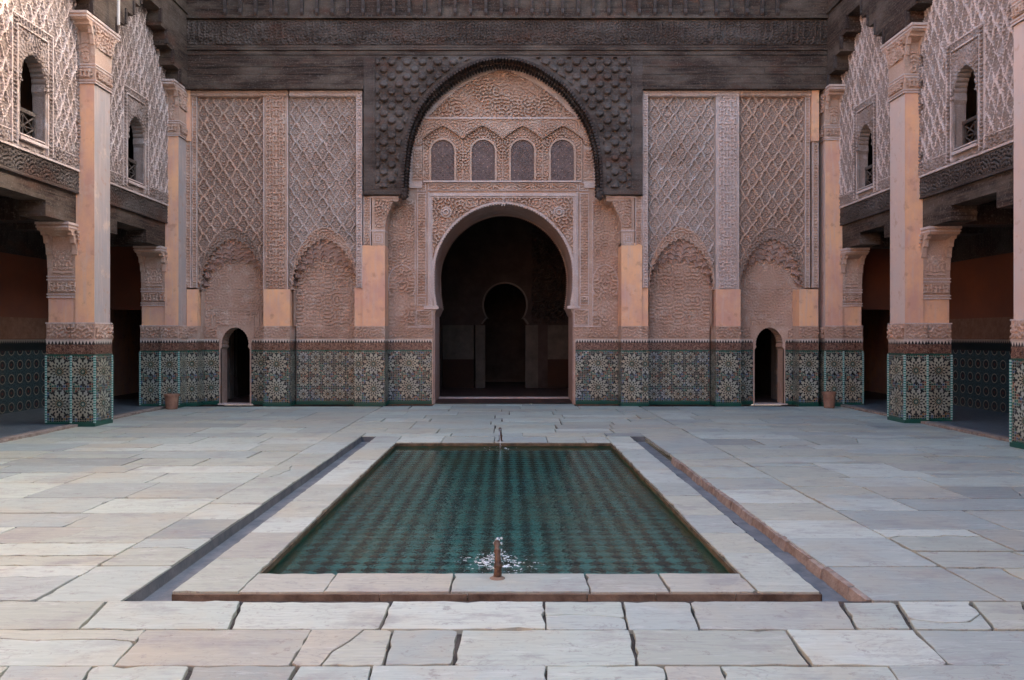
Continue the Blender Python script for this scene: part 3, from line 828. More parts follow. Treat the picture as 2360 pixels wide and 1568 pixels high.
# framed bands round the panels
def bandv(p0, p1, y0, y1, Y, mat=STUC, fn=None, name='carved_border', proud=.05, lines=True, parent=fac):
    x0, x1 = PX(p0, Y), PX(p1, Y); z0, z1 = PZ(y1, Y), PZ(y0, Y); mb = MB(mat, STUCW)
    mb.box(x0, x1, Y, Y+proud+.15, z0, z1, skip='b')
    cx = (x0+x1)/2; w = x1-x0
    mb.relief(x0+w*.12, x1-w*.12, z0+.02, z1-.02, fn or arab(.16, .016, _w2, cx, .6), facY(Y-.001), None, .012)
    if lines:
        mb.cur = 1
        for a in ((x0, x0+.022), (x1-.022, x1)): mb.box(a[0], a[1], Y-.018, Y+.01, z0, z1)
    return mb.build(name, parent)
bandv(607, 664, 222, 667, YP+.05, fn=knots(.30, .02, PX(636, YP)))
bandv(1650, 1703, 222, 667, YP+.02, STUCW, fn=knots(.30, .02, PX(1676, YP)))
bandv(821, 835, 207, 664, YP, STUCW); bandv(1481, 1493, 207, 664, YP, STUCW)
bandv(428, 441, 326, 664, YP+.02); bandv(443, 455, 222, 664, YP+.05)
bandv(1855, 1866, 222, 664, YP+.05); bandv(1872, 1886, 326, 664, YP+.02)
for a, b, m_ in ((430, 664, 1), (667, 835, 0), (1481, 1703, 0), (1703, 1870, 1)):
    mb = MB(STUCW, STUC); mb.cur = m_; x0, x1 = PX(a, YP), PX(b, YP)
    mb.relief(x0, x1, PZ(221, YP), PZ(208, YP), arab(.2, .012, _w2), facY(YP), None, .012)
    mb.box(x0, x1, YP+.002, YP+.2, PZ(222, YP), PZ(206, YP)); mb.cur = 0; mb.box(x0, x1, YP-.018, YP+.01, PZ(209, YP), PZ(206, YP)); mb.build('carved_border', fac)
mb = MB(PLAST)
mb.box(PX(427, YP), PX(440, YP), YP-.04, YP+.2, PZ(326, YP), PZ(208, YP)); mb.build('plain_block', fac)
mb = MB(PLAST); mb.box(PX(1870, YP), PX(1886, YP), YP-.04, YP+.2, PZ(326, YP), PZ(208, YP))
mb.build('plain_block', fac)
# body behind everything (closes gaps); openings for doors and portal
mb = MB(STUCB)
def hb(p0, p1, y0, y1, Y0=YC+.02, Y1=YC+.35): mb.box(PX(p0, YC), PX(p1, YC), Y0, Y1, PZ(y1, YC), PZ(y0, YC))
hb(405, 506, 200, 940); hb(583, 1002, 480, 940); hb(405, 1002, 100, 480); hb(506, 583, 480, 752)
mb.build('wall_core', fac); mb = MB(STUCB)
hb(1320, 1732, 480, 940); hb(1813, 1940, 200, 940); hb(1320, 1940, 100, 480)
hb(1732, 1813, 480, 752)
mb.build('wall_core', fac)
# things glimpsed beyond the small doors: pale passage jambs
mb = MB(PLASTW); mb.box(PX(523, 20.2), PX(530, 20.2), 20.2, 20.5, 0, 2.0); mb.build('passage_jamb', fac)
mb = MB(PLASTW); mb.box(PX(1789, 20), PX(1800, 20), 20, 20.4, 0, 2.2); mb.build('passage_jamb', fac)
mb = MB(PLASTW)
mb.face([(PX(547, 20.4), 20.4, .55), (PX(532, 21.4), 21.4, .55), (PX(532, 21.4), 21.4, 2.0), (PX(547, 20.4), 20.4, 2.0)])
mb.build('passage_wall', fac)

# ================================================================== PORTAL (central recess)
por = thing('great_portal', 'central carved doorway with horseshoe arch below a row of four blind windows', 'doorway', (-.1, 18.9, 0))
def z3(u, v): return (829.7+u*.30567, 92.2+v*.30567)
def z6(u, v): return (940.4+u*.3527, 405.6+v*.3527)
Y6 = YC
c6 = z6(623, 645); CX = PX(c6[0], Y6); CZ = PZ(c6[1], Y6); R6 = 160.6*Y6/FPX
jl, jr = PX(998.6, Y6), PX(1323, Y6)
pa = [(jl, 0), (jl, PZ(728, Y6)), (jl+.03, PZ(724, Y6)), (jl+.10, PZ(708, Y6))]
arcp = [(CX-R6+.07, CZ-.78), (CX-R6+.012, CZ-.4)]+[(CX+R6*math.cos(a), CZ+R6*math.sin(a)*1.0+.03*max(0, math.sin(a))**6) for a in [math.pi*(1-k/36) for k in range(37)]]+[(CX+R6-.012, CZ-.4), (CX+R6-.07, CZ-.78)]
pb = [(jr-.10, PZ(708, Y6)), (jr-.03, PZ(724, Y6)), (jr, PZ(728, Y6)), (jr, 0)]
door_c = pa+arcp+pb
xa, xb = PX(887, Y6), PX(1434, Y6)
mb = MB(STUC)
mb.poly([(xa, 0)]+door_c+[(xb, 0), (xb, PZ(120, Y6)), (xa, PZ(120, Y6))], [], Y6, Y6+.08, capY)
mb.build('wall_face', por)
# deep soffit with serrated inner edge
mb = MB(STUCB); D1 = 1.75
for i in range(len(door_c)-1):
    a, b = door_c[i], door_c[i+1]; mb.face([(a[0], Y6, a[1]), (b[0], Y6, b[1]), (b[0], Y6+D1, b[1]), (a[0], Y6+D1, a[1])])
ar2 = resample(arcp, .02); ser = scallop(arcp, .052, -.035, 4, True); 
mb.poly(ser+[(ser[-1][0]+.3, ser[-1][1]), (CX+R6+.5, CZ+R6+.4), (CX-R6-.5, CZ+R6+.4), (ser[0][0]-.3, ser[0][1])], [], Y6+D1, Y6+D1+.08, capY)
mb.build('arch_soffit', por)
mb = MB(STUCW); ser2 = scallop(arcp, .052, .03, 4, True); n_ = min(len(ser2), len(resample(arcp, .013)))
bs = resample(arcp, .013); band(mb, bs, offset(bs, .05), Y6-.03, Y6+.02, capY)
for i in range(3, len(bs)-3, 5):
    q = bs[i]; mb.lathe([(0, .022), (.018, .012), (.024, -.01), (.01, -.03)], (q[0], Y6-.01, q[1]), 6)
mb.build('arch_moulding', por)
# carved spandrel field
sx0, sx1 = PX(z6(160, 0)[0], Y6), PX(z6(1080, 0)[0], Y6); sz0, sz1 = PZ(z6(0, 860)[1], Y6), PZ(z6(0, 145)[1], Y6)
arcb = offset(arcp, .06)
dl = [(arcb[0][0], 0)]+arcb+[(arcb[-1][0], 0)]
mb = MB(STUC)
mb.relief(sx0, sx1, sz0, sz1, arab(4.0, .035, _w1, CX), facY(Y6-.002), NOT(inside(dl)), .012)
sp = mb.build('carved_spandrel', por)
for u in (250, 985):
    q = z6(u, 240); qx, qz = PX(q[0], Y6), PZ(q[1], Y6); mb = MB(STUCW)
    n = 20
    for (r0, d0), (r1, d1) in zip([(.14, .0), (.13, .04), (.105, .045), (.10, .02), (.075, .02), (.07, .075), (.045, .08), (.04, .03)], [(.13, .04), (.105, .045), (.10, .02), (.075, .02), (.07, .075), (.045, .08), (.04, .03), (0, .03)]):
        for k in range(n):
            a, b = 2*math.pi*k/n, 2*math.pi*(k+1)/n
            mb.face([(qx+r0*math.cos(a), Y6-.03-d0, qz+r0*math.sin(a)), (qx+r0*math.cos(b), Y6-.03-d0, qz+r0*math.sin(b)), (qx+r1*math.cos(b), Y6-.03-d1, qz+r1*math.sin(b)), (qx+r1*math.cos(a), Y6-.03-d1, qz+r1*math.sin(a))])
    mb.build('round_boss', por)
# frame mouldings round the spandrel
def zbox(mb, u0, u1, v0, v1, Y0, Y1, zf=z6):
    a = zf(u0, v0); b = zf(u1, v1); mb.box(PX(a[0], Y6), PX(b[0], Y6), Y0, Y1, PZ(b[1], Y6), PZ(a[1], Y6))
mb = MB(STUCW)
for k, (o_, pr) in enumerate(((0, .05), (11, .075), (22, .04))):
    zbox(mb, 152-o_, 160-o_+2, 128-o_, 862, Y6-pr, Y6+.02); zbox(mb, 1080+o_-2, 1088+o_, 128-o_, 862, Y6-pr, Y6+.02); zbox(mb, 152-o_, 1088+o_, 137-o_, 146-o_, Y6-pr+.002, Y6+.02)
mb.face  # keystone knot
kx, kz = CX, PZ(z6(0, 165)[1], Y6)
mb.tube([(kx-.035, Y6-.05, kz-.12), (kx+.02, Y6-.06, kz), (kx-.02, Y6-.06, kz+.05), (kx, Y6-.05, kz+.08)], .014, 6); mb.tube([(kx+.035, Y6-.05, kz-.12), (kx-.02, Y6-.06, kz), (kx+.02, Y6-.06, kz+.05), (kx, Y6-.05, kz+.08)], .014, 6)
zbox(mb, 105, 200, 850, 872, Y6-.07, Y6+.02); zbox(mb, 1040, 1125, 850, 868, Y6-.07, Y6+.02)
zbox(mb, 0, 160, 984, 992, Y6-.05, Y6+.02); zbox(mb, 1080, 1260, 980, 988, Y6-.05, Y6+.02)
mb.build('frame_moulding', por)
for u0, u1, v0, v1, per in ((60, 120, 115, 780, .16), (1122, 1182, 115, 780, .16), (132, 1108, 52, 98, .45), (55, 160, 878, 980, .3), (1082, 1180, 872, 978, .3), (60, 118, 792, 848, .1), (1122, 1180, 788, 845, .1), (62, 118, 48, 104, .1), (1118, 1178, 45, 100, .1)):
    mb = MB(STUC, STUCW); a = z6(u0, v0); b = z6(u1, v1); x0, x1, z1_, z0_ = PX(a[0], Y6), PX(b[0], Y6), PZ(a[1], Y6), PZ(b[1], Y6)
    mb.relief(x0+.02, x1-.02, z0_+.02, z1_-.02, arab(per, .022, _w2, (x0+x1)/2, .5), facY(Y6-.012), None, .012)
    mb.cur = 1
    for q in ((x0, x1, z0_, z0_+.02), (x0, x1, z1_-.02, z1_)): mb.box(q[0], q[1], Y6-.04, Y6+.01, q[2], q[3])
    for q in ((x0, x0+.02, z0_+.02, z1_-.02), (x1-.02, x1, z0_+.02, z1_-.02)): mb.box(q[0], q[1], Y6-.04, Y6+.01, q[2], q[3])
    mb.build('carved_border', por)
# side fields with blind arch
for s, (p0, p1, apx) in enumerate(((889, 958, (895, 958)), (1365, 1432, (1365, 1424)))):
    mb = MB(STUC, STUCW); x0, x1 = PX(p0, Y6), PX(p1, Y6); z0_, z1_ = zb, PZ(462, Y6)
    a0, a1 = PX(apx[0], Y6), PX(apx[1], Y6); c = (a0+a1)/2; h = (a1-a0)/2-.02
    ac = arch(c, h, PZ(650, Y6), PZ(612, Y6), 20, .05)
    reg = [(c-h, 0)]+ac+[(c+h, 0)]
    mb.relief(x0, x1, z0_, z1_, arab(.34, .022, _w2, c), facY(Y6-.002), NOT(inside(reg)), .0125)
    mb.relief(x0, x1, z0_, z1_, arab(.5, .03, _w1, c), facY(Y6+.01), inside(reg), .0125)
    mb.cur = 1; r_ = resample([(c-h+.05, PZ(680, Y6)), (c-h, PZ(668, Y6))]+ac+[(c+h, PZ(668, Y6)), (c+h-.05, PZ(680, Y6))], .04); band(mb, r_, offset(r_, .022), Y6-.045, Y6+.02, capY)
    for xx in (x0 if s else x1-.02,): mb.box(xx, xx+.02, Y6-.04, Y6+.01, z0_, z1_)
    mb.build('blind_arch_panel', por)
    q0, q1 = (xa, jl-.0) if s == 0 else (jr+.0, xb)
    mb = MB(ZB, GREEN); mb.box(q0, q1, Y6-.015, Y6+.01, .0, zt, skip='bdt'); mb.cur = 1; mb.box(q0, q1, Y6-.03, Y6+.01, 0, .07)
    mb.build('tile_dado', por)
    stband(por, q0, q1, Y6-.012, .03)
for xx, s in ((jl, 1), (jr, -1)):
    mb = MB(STUC); mb.box(xx-(.03 if s > 0 else 0), xx+(.03 if s < 0 else 0), Y6-.035, Y6+.02, 0, 1.54); mb.build('door_jamb_edge', por)
# lunette above: windows, lambrequins, tympanum
def L3(u, v): q = z3(u, v); return (PX(q[0], Y6), PZ(q[1], Y6))
wins = [(540, 710), (845, 1015), (1140, 1310), (1440, 1610)]
openings = []
for u0, u1 in wins:
    a = L3(u0, 1066); b = L3(u1, 760); c = (a[0]+b[0])/2; h = (b[0]-a[0])/2
    cv = [(c-h, a[1])]+arch(c, h, b[1]-h*.95, b[1], 20, 0)+[(c+h, a[1])]; openings.append((c, h, cv, a[1]))
    mb = MB(SCREEN, STUC)
    mb.poly(cv, [], Y6-.008, Y6-.001, capY)
    mb.relief(c-h, c+h, a[1], b[1], lozenge(.105, .12, .009, c, a[1]), facY(Y6-.009), inside(cv), .0085)
    mb.cur = 1
    k = 0; zz_ = a[1]+.08
    while zz_ < b[1]-.1:
        for j in range(3 if k % 2 == 0 else 2):
            xx = c+(j-(1 if k % 2 == 0 else .5))*.19; r = .014
            if abs(xx-c) < h-.04: mb.lathe([(0, r), (r*.8, r*.6), (r, 0), (r*.8, -r*.6), (0, -r)], (xx, Y6-.012, zz_), 8)
        zz_ += .085; k += 1
    wo = mb.build('blind_window', por)
    mb = MB(STUC); r_ = scallop(cv, .06, .012, 4, False); band(mb, r_, offset(r_, .045), Y6-.06, Y6, capY); mb.build('window_frame', wo)
# carved field round windows
blk = [o[2] for o in openings]
f0 = L3(478, 1066); f1 = L3(1660, 760)
lam = [L3(475, 755)]
for cxu in (627, 925, 1226, 1528):
    for t in range(0, 11):
        u = cxu-150+300*t/10; lam.append(L3(u, 755-98*(1-abs(2*t/10-1)**1.25)))
lam.append(L3(1680, 755))
lamS = scallop(lam, .05, .02, 4, True)
win_reg = [L3(478, 1068)]+[L3(478, 760)]+lam+[L3(1670, 760), L3(1670, 1068)]
mb = MB(STUC)
mb.relief(L3(478, 0)[0], L3(1670, 0)[0], L3(0, 1064)[1], L3(0, 650)[1], arab(.93, .03, _w2, L3(1075, 0)[0]), facY(Y6-.004), AND(inside(win_reg), *[NOT(inside(offset(b, .05))) for b in blk]), .0115)
for cxu in (627, 925, 1226, 1528):   # slender half columns
    pass
for u in (478, 775, 1076, 1378, 1672):
    a = L3(u, 760); b = L3(u, 1064); mb.tube([(a[0], Y6-.03, a[1]), (b[0], Y6-.03, b[1])], .016, 8)
mb.build('carved_window_field', por)
# lambrequin plate in front
mb = MB(STUC, STUCW)
tl, tr_ = L3(430, 600), L3(1730, 600)
mb.poly([(tl[0], tl[1]), (tl[0]-.1, L3(0, 800)[1]), (L3(470, 0)[0], L3(0, 800)[1])]+lamS+[(L3(1690, 0)[0], L3(0, 800)[1]), (tr_[0]+.12, L3(0, 800)[1]), (tr_[0], tr_[1])], [], Y6-.10, Y6, capY)
lreg = [(tl[0], tl[1]), (tl[0]-.1, L3(0, 800)[1]), (L3(470, 0)[0], L3(0, 800)[1])]+lam+[(L3(1690, 0)[0], L3(0, 800)[1]), (tr_[0]+.12, L3(0, 800)[1]), (tr_[0], tr_[1])]
mb.relief(tl[0]-.1, tr_[0]+.1, L3(0, 800)[1], tl[1], arab(.93, .018, _w2, L3(1075, 0)[0]), facY(Y6-.104), inside(lreg), .0115)
mb.cur = 1; mb.box(L3(500, 0)[0], L3(1640, 0)[0], Y6-.15, Y6, L3(0, 608)[1], L3(0, 596)[1])
mb.box(L3(478, 0)[0], L3(1670, 0)[0], Y6-.09, Y6, L3(0, 1078)[1], L3(0, 1066)[1])
mb.build('scalloped_valance', por)
# tympanum: carved field inside a serrated pointed arch, plain band outside
tyc = catmull([L3(505, 600), L3(590, 520), L3(700, 420), L3(830, 330), L3(950, 275), L3(1068, 232), L3(1180, 275), L3(1300, 330), L3(1430, 420), L3(1540, 520), L3(1625, 600)], 6)
tyS = scallop(tyc, .075, .035, 4, True)
inn = catmull([L3(372, 1120), L3(370, 1000), L3(385, 850), L3(430, 680), L3(510, 520), L3(600, 420), L3(720, 310), L3(850, 240), L3(1000, 200), L3(1070, 193), L3(1200, 215), L3(1350, 280), L3(1480, 370), L3(1600, 460), L3(1680, 570), L3(1740, 700), L3(1775, 850), L3(1785, 1000), L3(1775, 1120)], 6)
mb = MB(STUC)
mb.relief(L3(500, 0)[0], L3(1630, 0)[0], L3(0, 598)[1], L3(0, 230)[1], arab(2.6, .03, _w1, L3(1068, 0)[0]), facY(Y6-.004), inside(tyc), .0115)
tymp = mb.build('tympanum', por)
mb = MB(PLAST if False else STUCW)
ic = resample(inn, .03)
mb.poly(ic+[L3(1690, 1120), L3(1690, 598), L3(1630, 598)]+tyS[::-1]+[L3(500, 598), L3(470, 598), L3(470, 1120)], [], Y6-.06, Y6+.0, capY)
band(mb, ic, offset(ic, -.02), Y6-.11, Y6-.05, capY)
mb.build('plain_arch_band', tymp)
for u0, u1 in ((400, 470), (1688, 1755)):
    mb = MB(STUC); a, b = L3(u0, 1050), L3(u1, 830); mb.relief(a[0], b[0], a[1], b[1], arab(.3, .02, _w2, (a[0]+b[0])/2), facY(Y6-.063), None, .012)
    mb.box(a[0]-.01, b[0]+.01, Y6-.10, Y6-.05, a[1]-.03, a[1]); mb.build('corner_panel', tymp)

# stone brackets carrying the wooden arch (855-918)
for sgn, p_in, p_out, ps0, ps1 in ((1, 918, 857, 838, 855), (-1, 1398, 1462, 1464, 1480)):
    mb = MB(STUC, STUCW)
    xo, xi = PX(p_out, YP), PX(p_in, YP); xs = PX(887 if sgn > 0 else 1432, YP)
    ztop, zmid, zlow = PZ(453, YP), PZ(531, YP), PZ(566, YP)
    cv = [(xi, ztop), (xi, ztop-.10), (xi-sgn*.05, ztop-.12)]
    n = 5
    for k in range(1, n+1):
        f = k/n; ax = xi-sgn*(.05+(abs(xs-xi)-.05)*math.sin(f*math.pi/2)); az = ztop-.12-(ztop-.14-zmid)*(1-math.cos(f*math.pi/2))
        pxx = xi-sgn*(.05+(abs(xs-xi)-.05)*math.sin((k-1)/n*math.pi/2)); cv += [(ax+sgn*.0, az+.045), (ax, az)]
    lp = cv+[(xs, zmid), (xo, zmid), (xo, ztop)]
    mb.poly(lp, [], YP, YC, capY)
    reg = [(xo+sgn*.07, zmid+.06), (xo+sgn*.07, ztop-.08), (xi-sgn*.10, ztop-.08), (xo+sgn*.36, zmid+.32), (xo+sgn*.27, zmid+.06)]
    mb.relief(min(xo, xi), max(xo, xi), zmid, ztop, arab(.9, .025, _w2, xo), facY(YP-.002), inside(reg), .012)
    mb.cur = 1; mb.box(min(xo, xi)-.01, max(xo, xi)+.01, YP-.025, YC-.1, ztop-.035, ztop+.004); mb.box(min(xo, xs)-.01, max(xo, xs)+.01, YP-.02, YC-.1, zmid-.03, zmid+.01)
    mb.cur = 0; mb.box(min(xo, xs), max(xo, xs), YP-.005, YC-.1, zlow, zmid-.03)
    mb.cur = 1
    x0, x1 = min(xo, xs), max(xo, xs)
    for k in (0, 1): g = .05+.055*k; mb.box(x0+g, x1-g, YP-.012-.01*k, YP, zlow+g, zlow+g+.018); mb.box(x0+g, x1-g, YP-.012-.01*k, YP, zmid-.03-g-.018, zmid-.03-g); mb.box(x0+g, x0+g+.018, YP-.012-.01*k, YP, zlow+g+.018, zmid-.048-g); mb.box(x1-g-.018, x1-g, YP-.012-.01*k, YP, zlow+g+.018, zmid-.048-g)
    mb.build('arch_bracket', fac)
    bandv(ps0, ps1, 453, 566, YP+.01, STUC)

# ================================================================== WOODEN FRIEZE
fr = thing('cedar_frieze', 'dark weathered cedar frieze and arch across the top of the far wall', 'frieze', (0, 18.2, 7.3))
def LW(u, v): q = z3(u, v); return (PX(q[0], YW), PZ(q[1], YW))
oc = catmull([LW(312, 1165), LW(318, 1050), LW(330, 900), LW(350, 750), LW(390, 620), LW(450, 500), LW(530, 400), LW(640, 300), LW(760, 220), LW(880, 165), LW(1000, 138), LW(1070, 132), LW(1200, 150), LW(1330, 195), LW(1450, 270), LW(1560, 355), LW(1660, 480), LW(1740, 610), LW(1790, 760), LW(1815, 900), LW(1822, 1050), LW(1822, 1165)], 6)
ocr = resample(oc, .03)
zB = PZ(449, YW); zT = PZ(207, YW); zR = PZ(128, YW)
xl, xr = PX(838, YW), PX(1481, YW)
mb = MB(WOODC)
mb.poly([(xl, zB)]+ocr+[(xr, zB), (xr, zT+.001), (xr, zR), (xl, zR), (xl, zT)], [], YW, YW+.10, capY)
def bulbs(U, V):
    a = .352; b = .335; h = np.zeros_like(U)
    for oxx, ozz in ((0, 0), (a/2, b/2)):
        x = ((U-oxx)/a+.5) % 1-.5; z = ((V-ozz)/b+.5) % 1-.5
        x *= a; z *= b
        r = np.sqrt((x/.098)**2+((z+.005)/.088)**2)
        dome = np.clip(1-r, 0, 1)**.5
        tilt = np.clip(.5-(z/.09), 0, 1)
        tail = np.clip(1-np.abs(x)/.06, 0, 1)*np.clip(1-np.abs(z-.10)/.07, 0, 1)
        h = np.maximum(h, (r < 1)*(1-np.clip(r, 0, 1)**5)*(.25+.75*np.clip(.5-z/.17, 0, 1))*.048)
    return h+.002*_w3(U, V)
ex = offset(ocr, .11); exl = [(ex[0][0], 0)]+ex+[(ex[-1][0], 0)]
mb.relief(PX(868, YW), PX(1452, YW), PZ(432, YW), PZ(134, YW), bulbs, facY(YW-.004), NOT(inside(exl)), .0125)
# frame lines
for a in ((860, 864), (1456, 1460)): mb.box(PX(a[0], YW), PX(a[1], YW), YW-.025, YW+.01, PZ(436, YW), PZ(130, YW))
mb.box(PX(838, YW), PX(925, YW), YW-.03, YW+.01, PZ(449, YW), PZ(438, YW)); mb.box(PX(1392, YW), PX(1481, YW), YW-.03, YW+.01, PZ(449, YW), PZ(438, YW))
sp_ = mb.build('carved_arch_panel', fr)
mb = MB(WOODV)     # row of thin pendant teeth lining the arch
r1 = resample(oc, .075)
for i in range(len(r1)-1):
    a, b = Vector(r1[i]), Vector(r1[i+1]); t = (b-a).normalized(); n_ = Vector((t.y, -t.x)); 
    p, q = a+t*.008, b-t*.008
    for (d0, w, y0, y1) in ((0, .0, YW-.035, YW+.22), (.0, .0, YW+.2, YW+.52)):
        ln = .05 if y0 < YW else .11
        pts = [p-n_*.03, q-n_*.03, q+n_*ln*.6, (p+q)/2+n_*ln, p+n_*ln*.6]
        mb.poly([(v.x, v.y) for v in pts], [], y0, y1, capY, back=False)
mb.build('arch_teeth', fr)
mb = MB(WOODV); rr = resample(oc, .05); 
for i in range(len(rr)-1): mb.face([(rr[i][0], YW+.08, rr[i][1]), (rr[i+1][0], YW+.08, rr[i+1][1]), (rr[i+1][0], YC-.1, rr[i+1][1]), (rr[i][0], YC-.1, rr[i][1])])
mb.build('arch_underside', fr)
for s, u in ((1, 318), (-1, 1822)):
    mb = MB(WOODV); q = LW(u, 1170); mb.lathe([(0, -.17), (.05, -.16), (.085, -.10), (.09, -.04), (.075, .0), (.09, .05), (.09, .09)], (q[0]+s*.03, YW+.06, q[1]+.06), 12); mb.build('wooden_pendant', fr)
# beams and planks above the panels, joined in long lengths
mb = MB(WOOD)
def beam(y0, y1, pr, x0=420, x1=1892, seg=True):
    z0, z1 = PZ(y1, YW), PZ(y0, YW); x = -7.45 if x0 == 420 else PX(x0, YW); X1 = 7.45 if x1 == 1892 else PX(x1, YW)
    while x < X1-.01:
        e = x+(random.uniform(1.2, 3.2) if seg else 99); e = X1 if X1-e < .6 else min(e, X1)
        mb.box(x+.002, e-.002, YW-pr-random.uniform(0, .004), YW+.35, z0+.004, z1-.001); x = e
def beam2(y0, y1, pr): beam(y0, y1, pr, 420, 838); beam(y0, y1, pr, 1481, 1892)
beam2(199, 207, .055); beam2(193, 198.5, .02); beam2(172, 192.5, .006); beam2(155, 171.5, .0); beam2(128, 154.5, .004)
beam(118, 127.5, .02); beam(112, 117.5, .05); beam(106, 111.5, .035)
mb.build('plank', fr)
mb = MB(WOODC)
x0, x1 = -7.45, 7.45; z0, z1 = PZ(106, YW), PZ(46, YW)
mb.box(x0, x1, YW, YW+.35, z0, z1)
def callig(U, V):
    f = (V-z0)/(z1-z0); n = _w3(U*1.0, V*.35); m_ = _w2(U, V)
    up = sst(np.cos(2*math.pi*U/.14+3*np.sin(U*1.7)), .35, .7)*(f > .25)*(f < .92)*(np.sin(U*4.1)+np.sin(U*9.7+1) > -.4)
    return .014*np.maximum(up, sst(n, .1, .5)*sst(-f, -.55, -.25)*1.0)+.010*sst(m_, 0, .5)
mb.relief(x0, x1, z0+.02, z1-.02, callig, facY(YW-.004), None, .014)
mb.build('inscription_band', fr)
mb = MB(WOOD); mb.box(x0, x1, YW-.09, YW+.35, PZ(45, YW), PZ(38, YW)); mb.box(x0, x1, YW-.03, YW+.35, PZ(38, YW), PZ(-60, YW)); mb.build('cornice_board', fr)
cb = None
for i in range(37):
    px_ = 518+35.4*i; x = PX(px_, YW-.1)
    if cb is None:
        mb = MB(WOODV); z0 = PZ(37, YW-.1)
        prof = [(-.03, 0), (-.11, .02), (-.135, .07), (-.12, .13), (-.10, .17), (-.13, .24), (-.14, .33), (-.12, .40), (-.17, .47), (-.22, .60), (-.30, .85), (-.30, 1.05), (-.03, 1.05)]
        mb.poly([(a, b) for a, b in prof], [], x-.032, x+.032, lambda u, v, d: (d, YW+u, z0+v), back=True)
        cb = mb.build('corbel', fr); cx0 = x; base = cb.location.copy()
    else:
        o = cb.copy(); COL.objects.link(o); o.parent = fr; o.location = base+Vector((x-cx0, 0, 0))
# added height and overhang, unseen, shaped to cut sky light on the far floor
mb = MB(WOODV); mb.box(-7.45, 7.45, YW+.02, YW+.4, PZ(-60, YW), 12.4); mb.build('shade_board', fr)
mb = MB(WOODV); mb.box(-10.6, 10.6, YW-1.2, 28.6, 12.4, 12.5); mb.build('shade_eave', fr)

# ================================================================== SIDE GALLERIES
XW = 7.63; XS = 7.33
def corbel_prof(y_in, y_out, z_low, z_top, n=5):
    """profile in (y,z) from shaft face up and out"""
    L_ = [(y_in, z_low)]
    d = y_out-y_in; H = z_top-z_low
    for k in range(1, n+1):
        f0 = (k-1)/n; f = k/n
        yy = y_in+d*(1-math.cos(f*math.pi/2))*.95; za = z_low+H*.86*math.sin(f0*math.pi/2); zb_ = z_low+H*.86*math.sin(f*math.pi/2)
        yp = y_in+d*(1-math.cos(f0*math.pi/2))*.95
        L_ += [(yp+(yy-yp)*.25, za+(zb_-za)*.55), (yy-(yy-yp)*.1+0, za+(zb_-za)*.62), (yy, zb_)]
    L_ += [(y_out, z_low+H*.9), (y_out, z_top)]
    return L_
def console(parent, s, xa_, xb_, y0, y1, zband, zlow, ztop, out, name, near=True, far=True):
    cw = .07 if name[0] == 'u' else .085; rc = .15
    """bracket body between |x| xa..xb; pillar y0..y1"""
    mb = MB(STUC, STUCW)
    a, b = sorted((s*xa_, s*xb_)); w = b-a
    for (c0, c1, sh) in ((a, a+cw, 0), (b-cw, b, 0), (a+cw, b-cw, rc)):
        prof = []
        if near: prof += [(y0, zlow)]+[(min(y0, p+sh) if q < ztop-.2 or not sh else p+.012, q) for p, q in corbel_prof(y0, y0-out, zlow, ztop)[1:]]
        else: prof += [(y0, zlow), (y0, ztop)]
        if far: prof += [(max(y1, p-sh), q) for p, q in corbel_prof(y1, y1+out, zlow, ztop)[1:]][::-1]+[(y1, zlow)]
        else: prof += [(y1, ztop), (y1, zlow)]
        mb.poly(prof, [], c0, c1, lambda u, v, d: (d, u, v), back=True)
    yn, yf = (y0-out if near else y0), (y1+out if far else y1)
    # carved panel on the court side
    xs = s*xa_
    mb.relief(yn+.05, yf-.05, zlow+.3, ztop-.12, arab(.5, .02, _w2, (y0+y1)/2), facX(xs+s*-.004), (lambda U, V: (V > zlow+.3+((np.where(U < y0, (y0-U)/out, np.where(U > y1, (U-y1)/out, 0)))**.6)*(ztop-zlow)*.9)), .013)
    mb.relief(a+.1, b-.1, zlow+.02, zlow+.5*(ztop-zlow), arab(.2, .015, _w2, (a+b)/2), facY(y0-.008), None, .013)
    mb.cur = 1
    mb.box(a-.02, b+.02, yn-.02, yf+.02, ztop-.045, ztop+.0); mb.box(a-.012, b+.012, yn-.01, yf+.01, ztop-.1, ztop-.07)
    # bands under
    mb.cur = 0
    mb.box(a, b, y0, y1, zband, zlow)
    H = zlow-zband
    mb.relief(a+.03, b-.03, zband+H*.28, zlow-H*.28, knots(.22, .02, (a+b)/2), facY(y0-.004), None, .012)
    mb.relief(y0+.03, y1-.03, zband+H*.28, zlow-H*.28, knots(.22, .02, (y0+y1)/2), facX(s*xa_-s*.004), None, .012)
    mb.cur = 1
    for z in (zband, zband+H*.14, zlow-H*.2, zlow-H*.05): mb.box(a-.014, b+.014, y0-.016, y1+.016, z, z+.022)
    return mb.build(name, parent)
def dado_box(parent, a, b, y0, y1, edges=True):
    mb = MB(ZB, GREEN, DASH); a, b = sorted((a, b))
    mb.box(a, b, y0, y1, 0, 1.54, skip='dt'); mb.cur = 1; mb.box(a-.012, b+.012, y0-.012, y1+.012, 0, .065)
    mb.box(a-.004, b+.004, y0-.004, y1+.004, 1.262, 1.285)
    mb.cur = 2
    if edges:
        for x in (a, b):
            for y in (y0, y1): mb.box(x-.016, x+.016, y-.016, y+.016, .066, 1.26)
    return mb.build('tile_dado', parent)
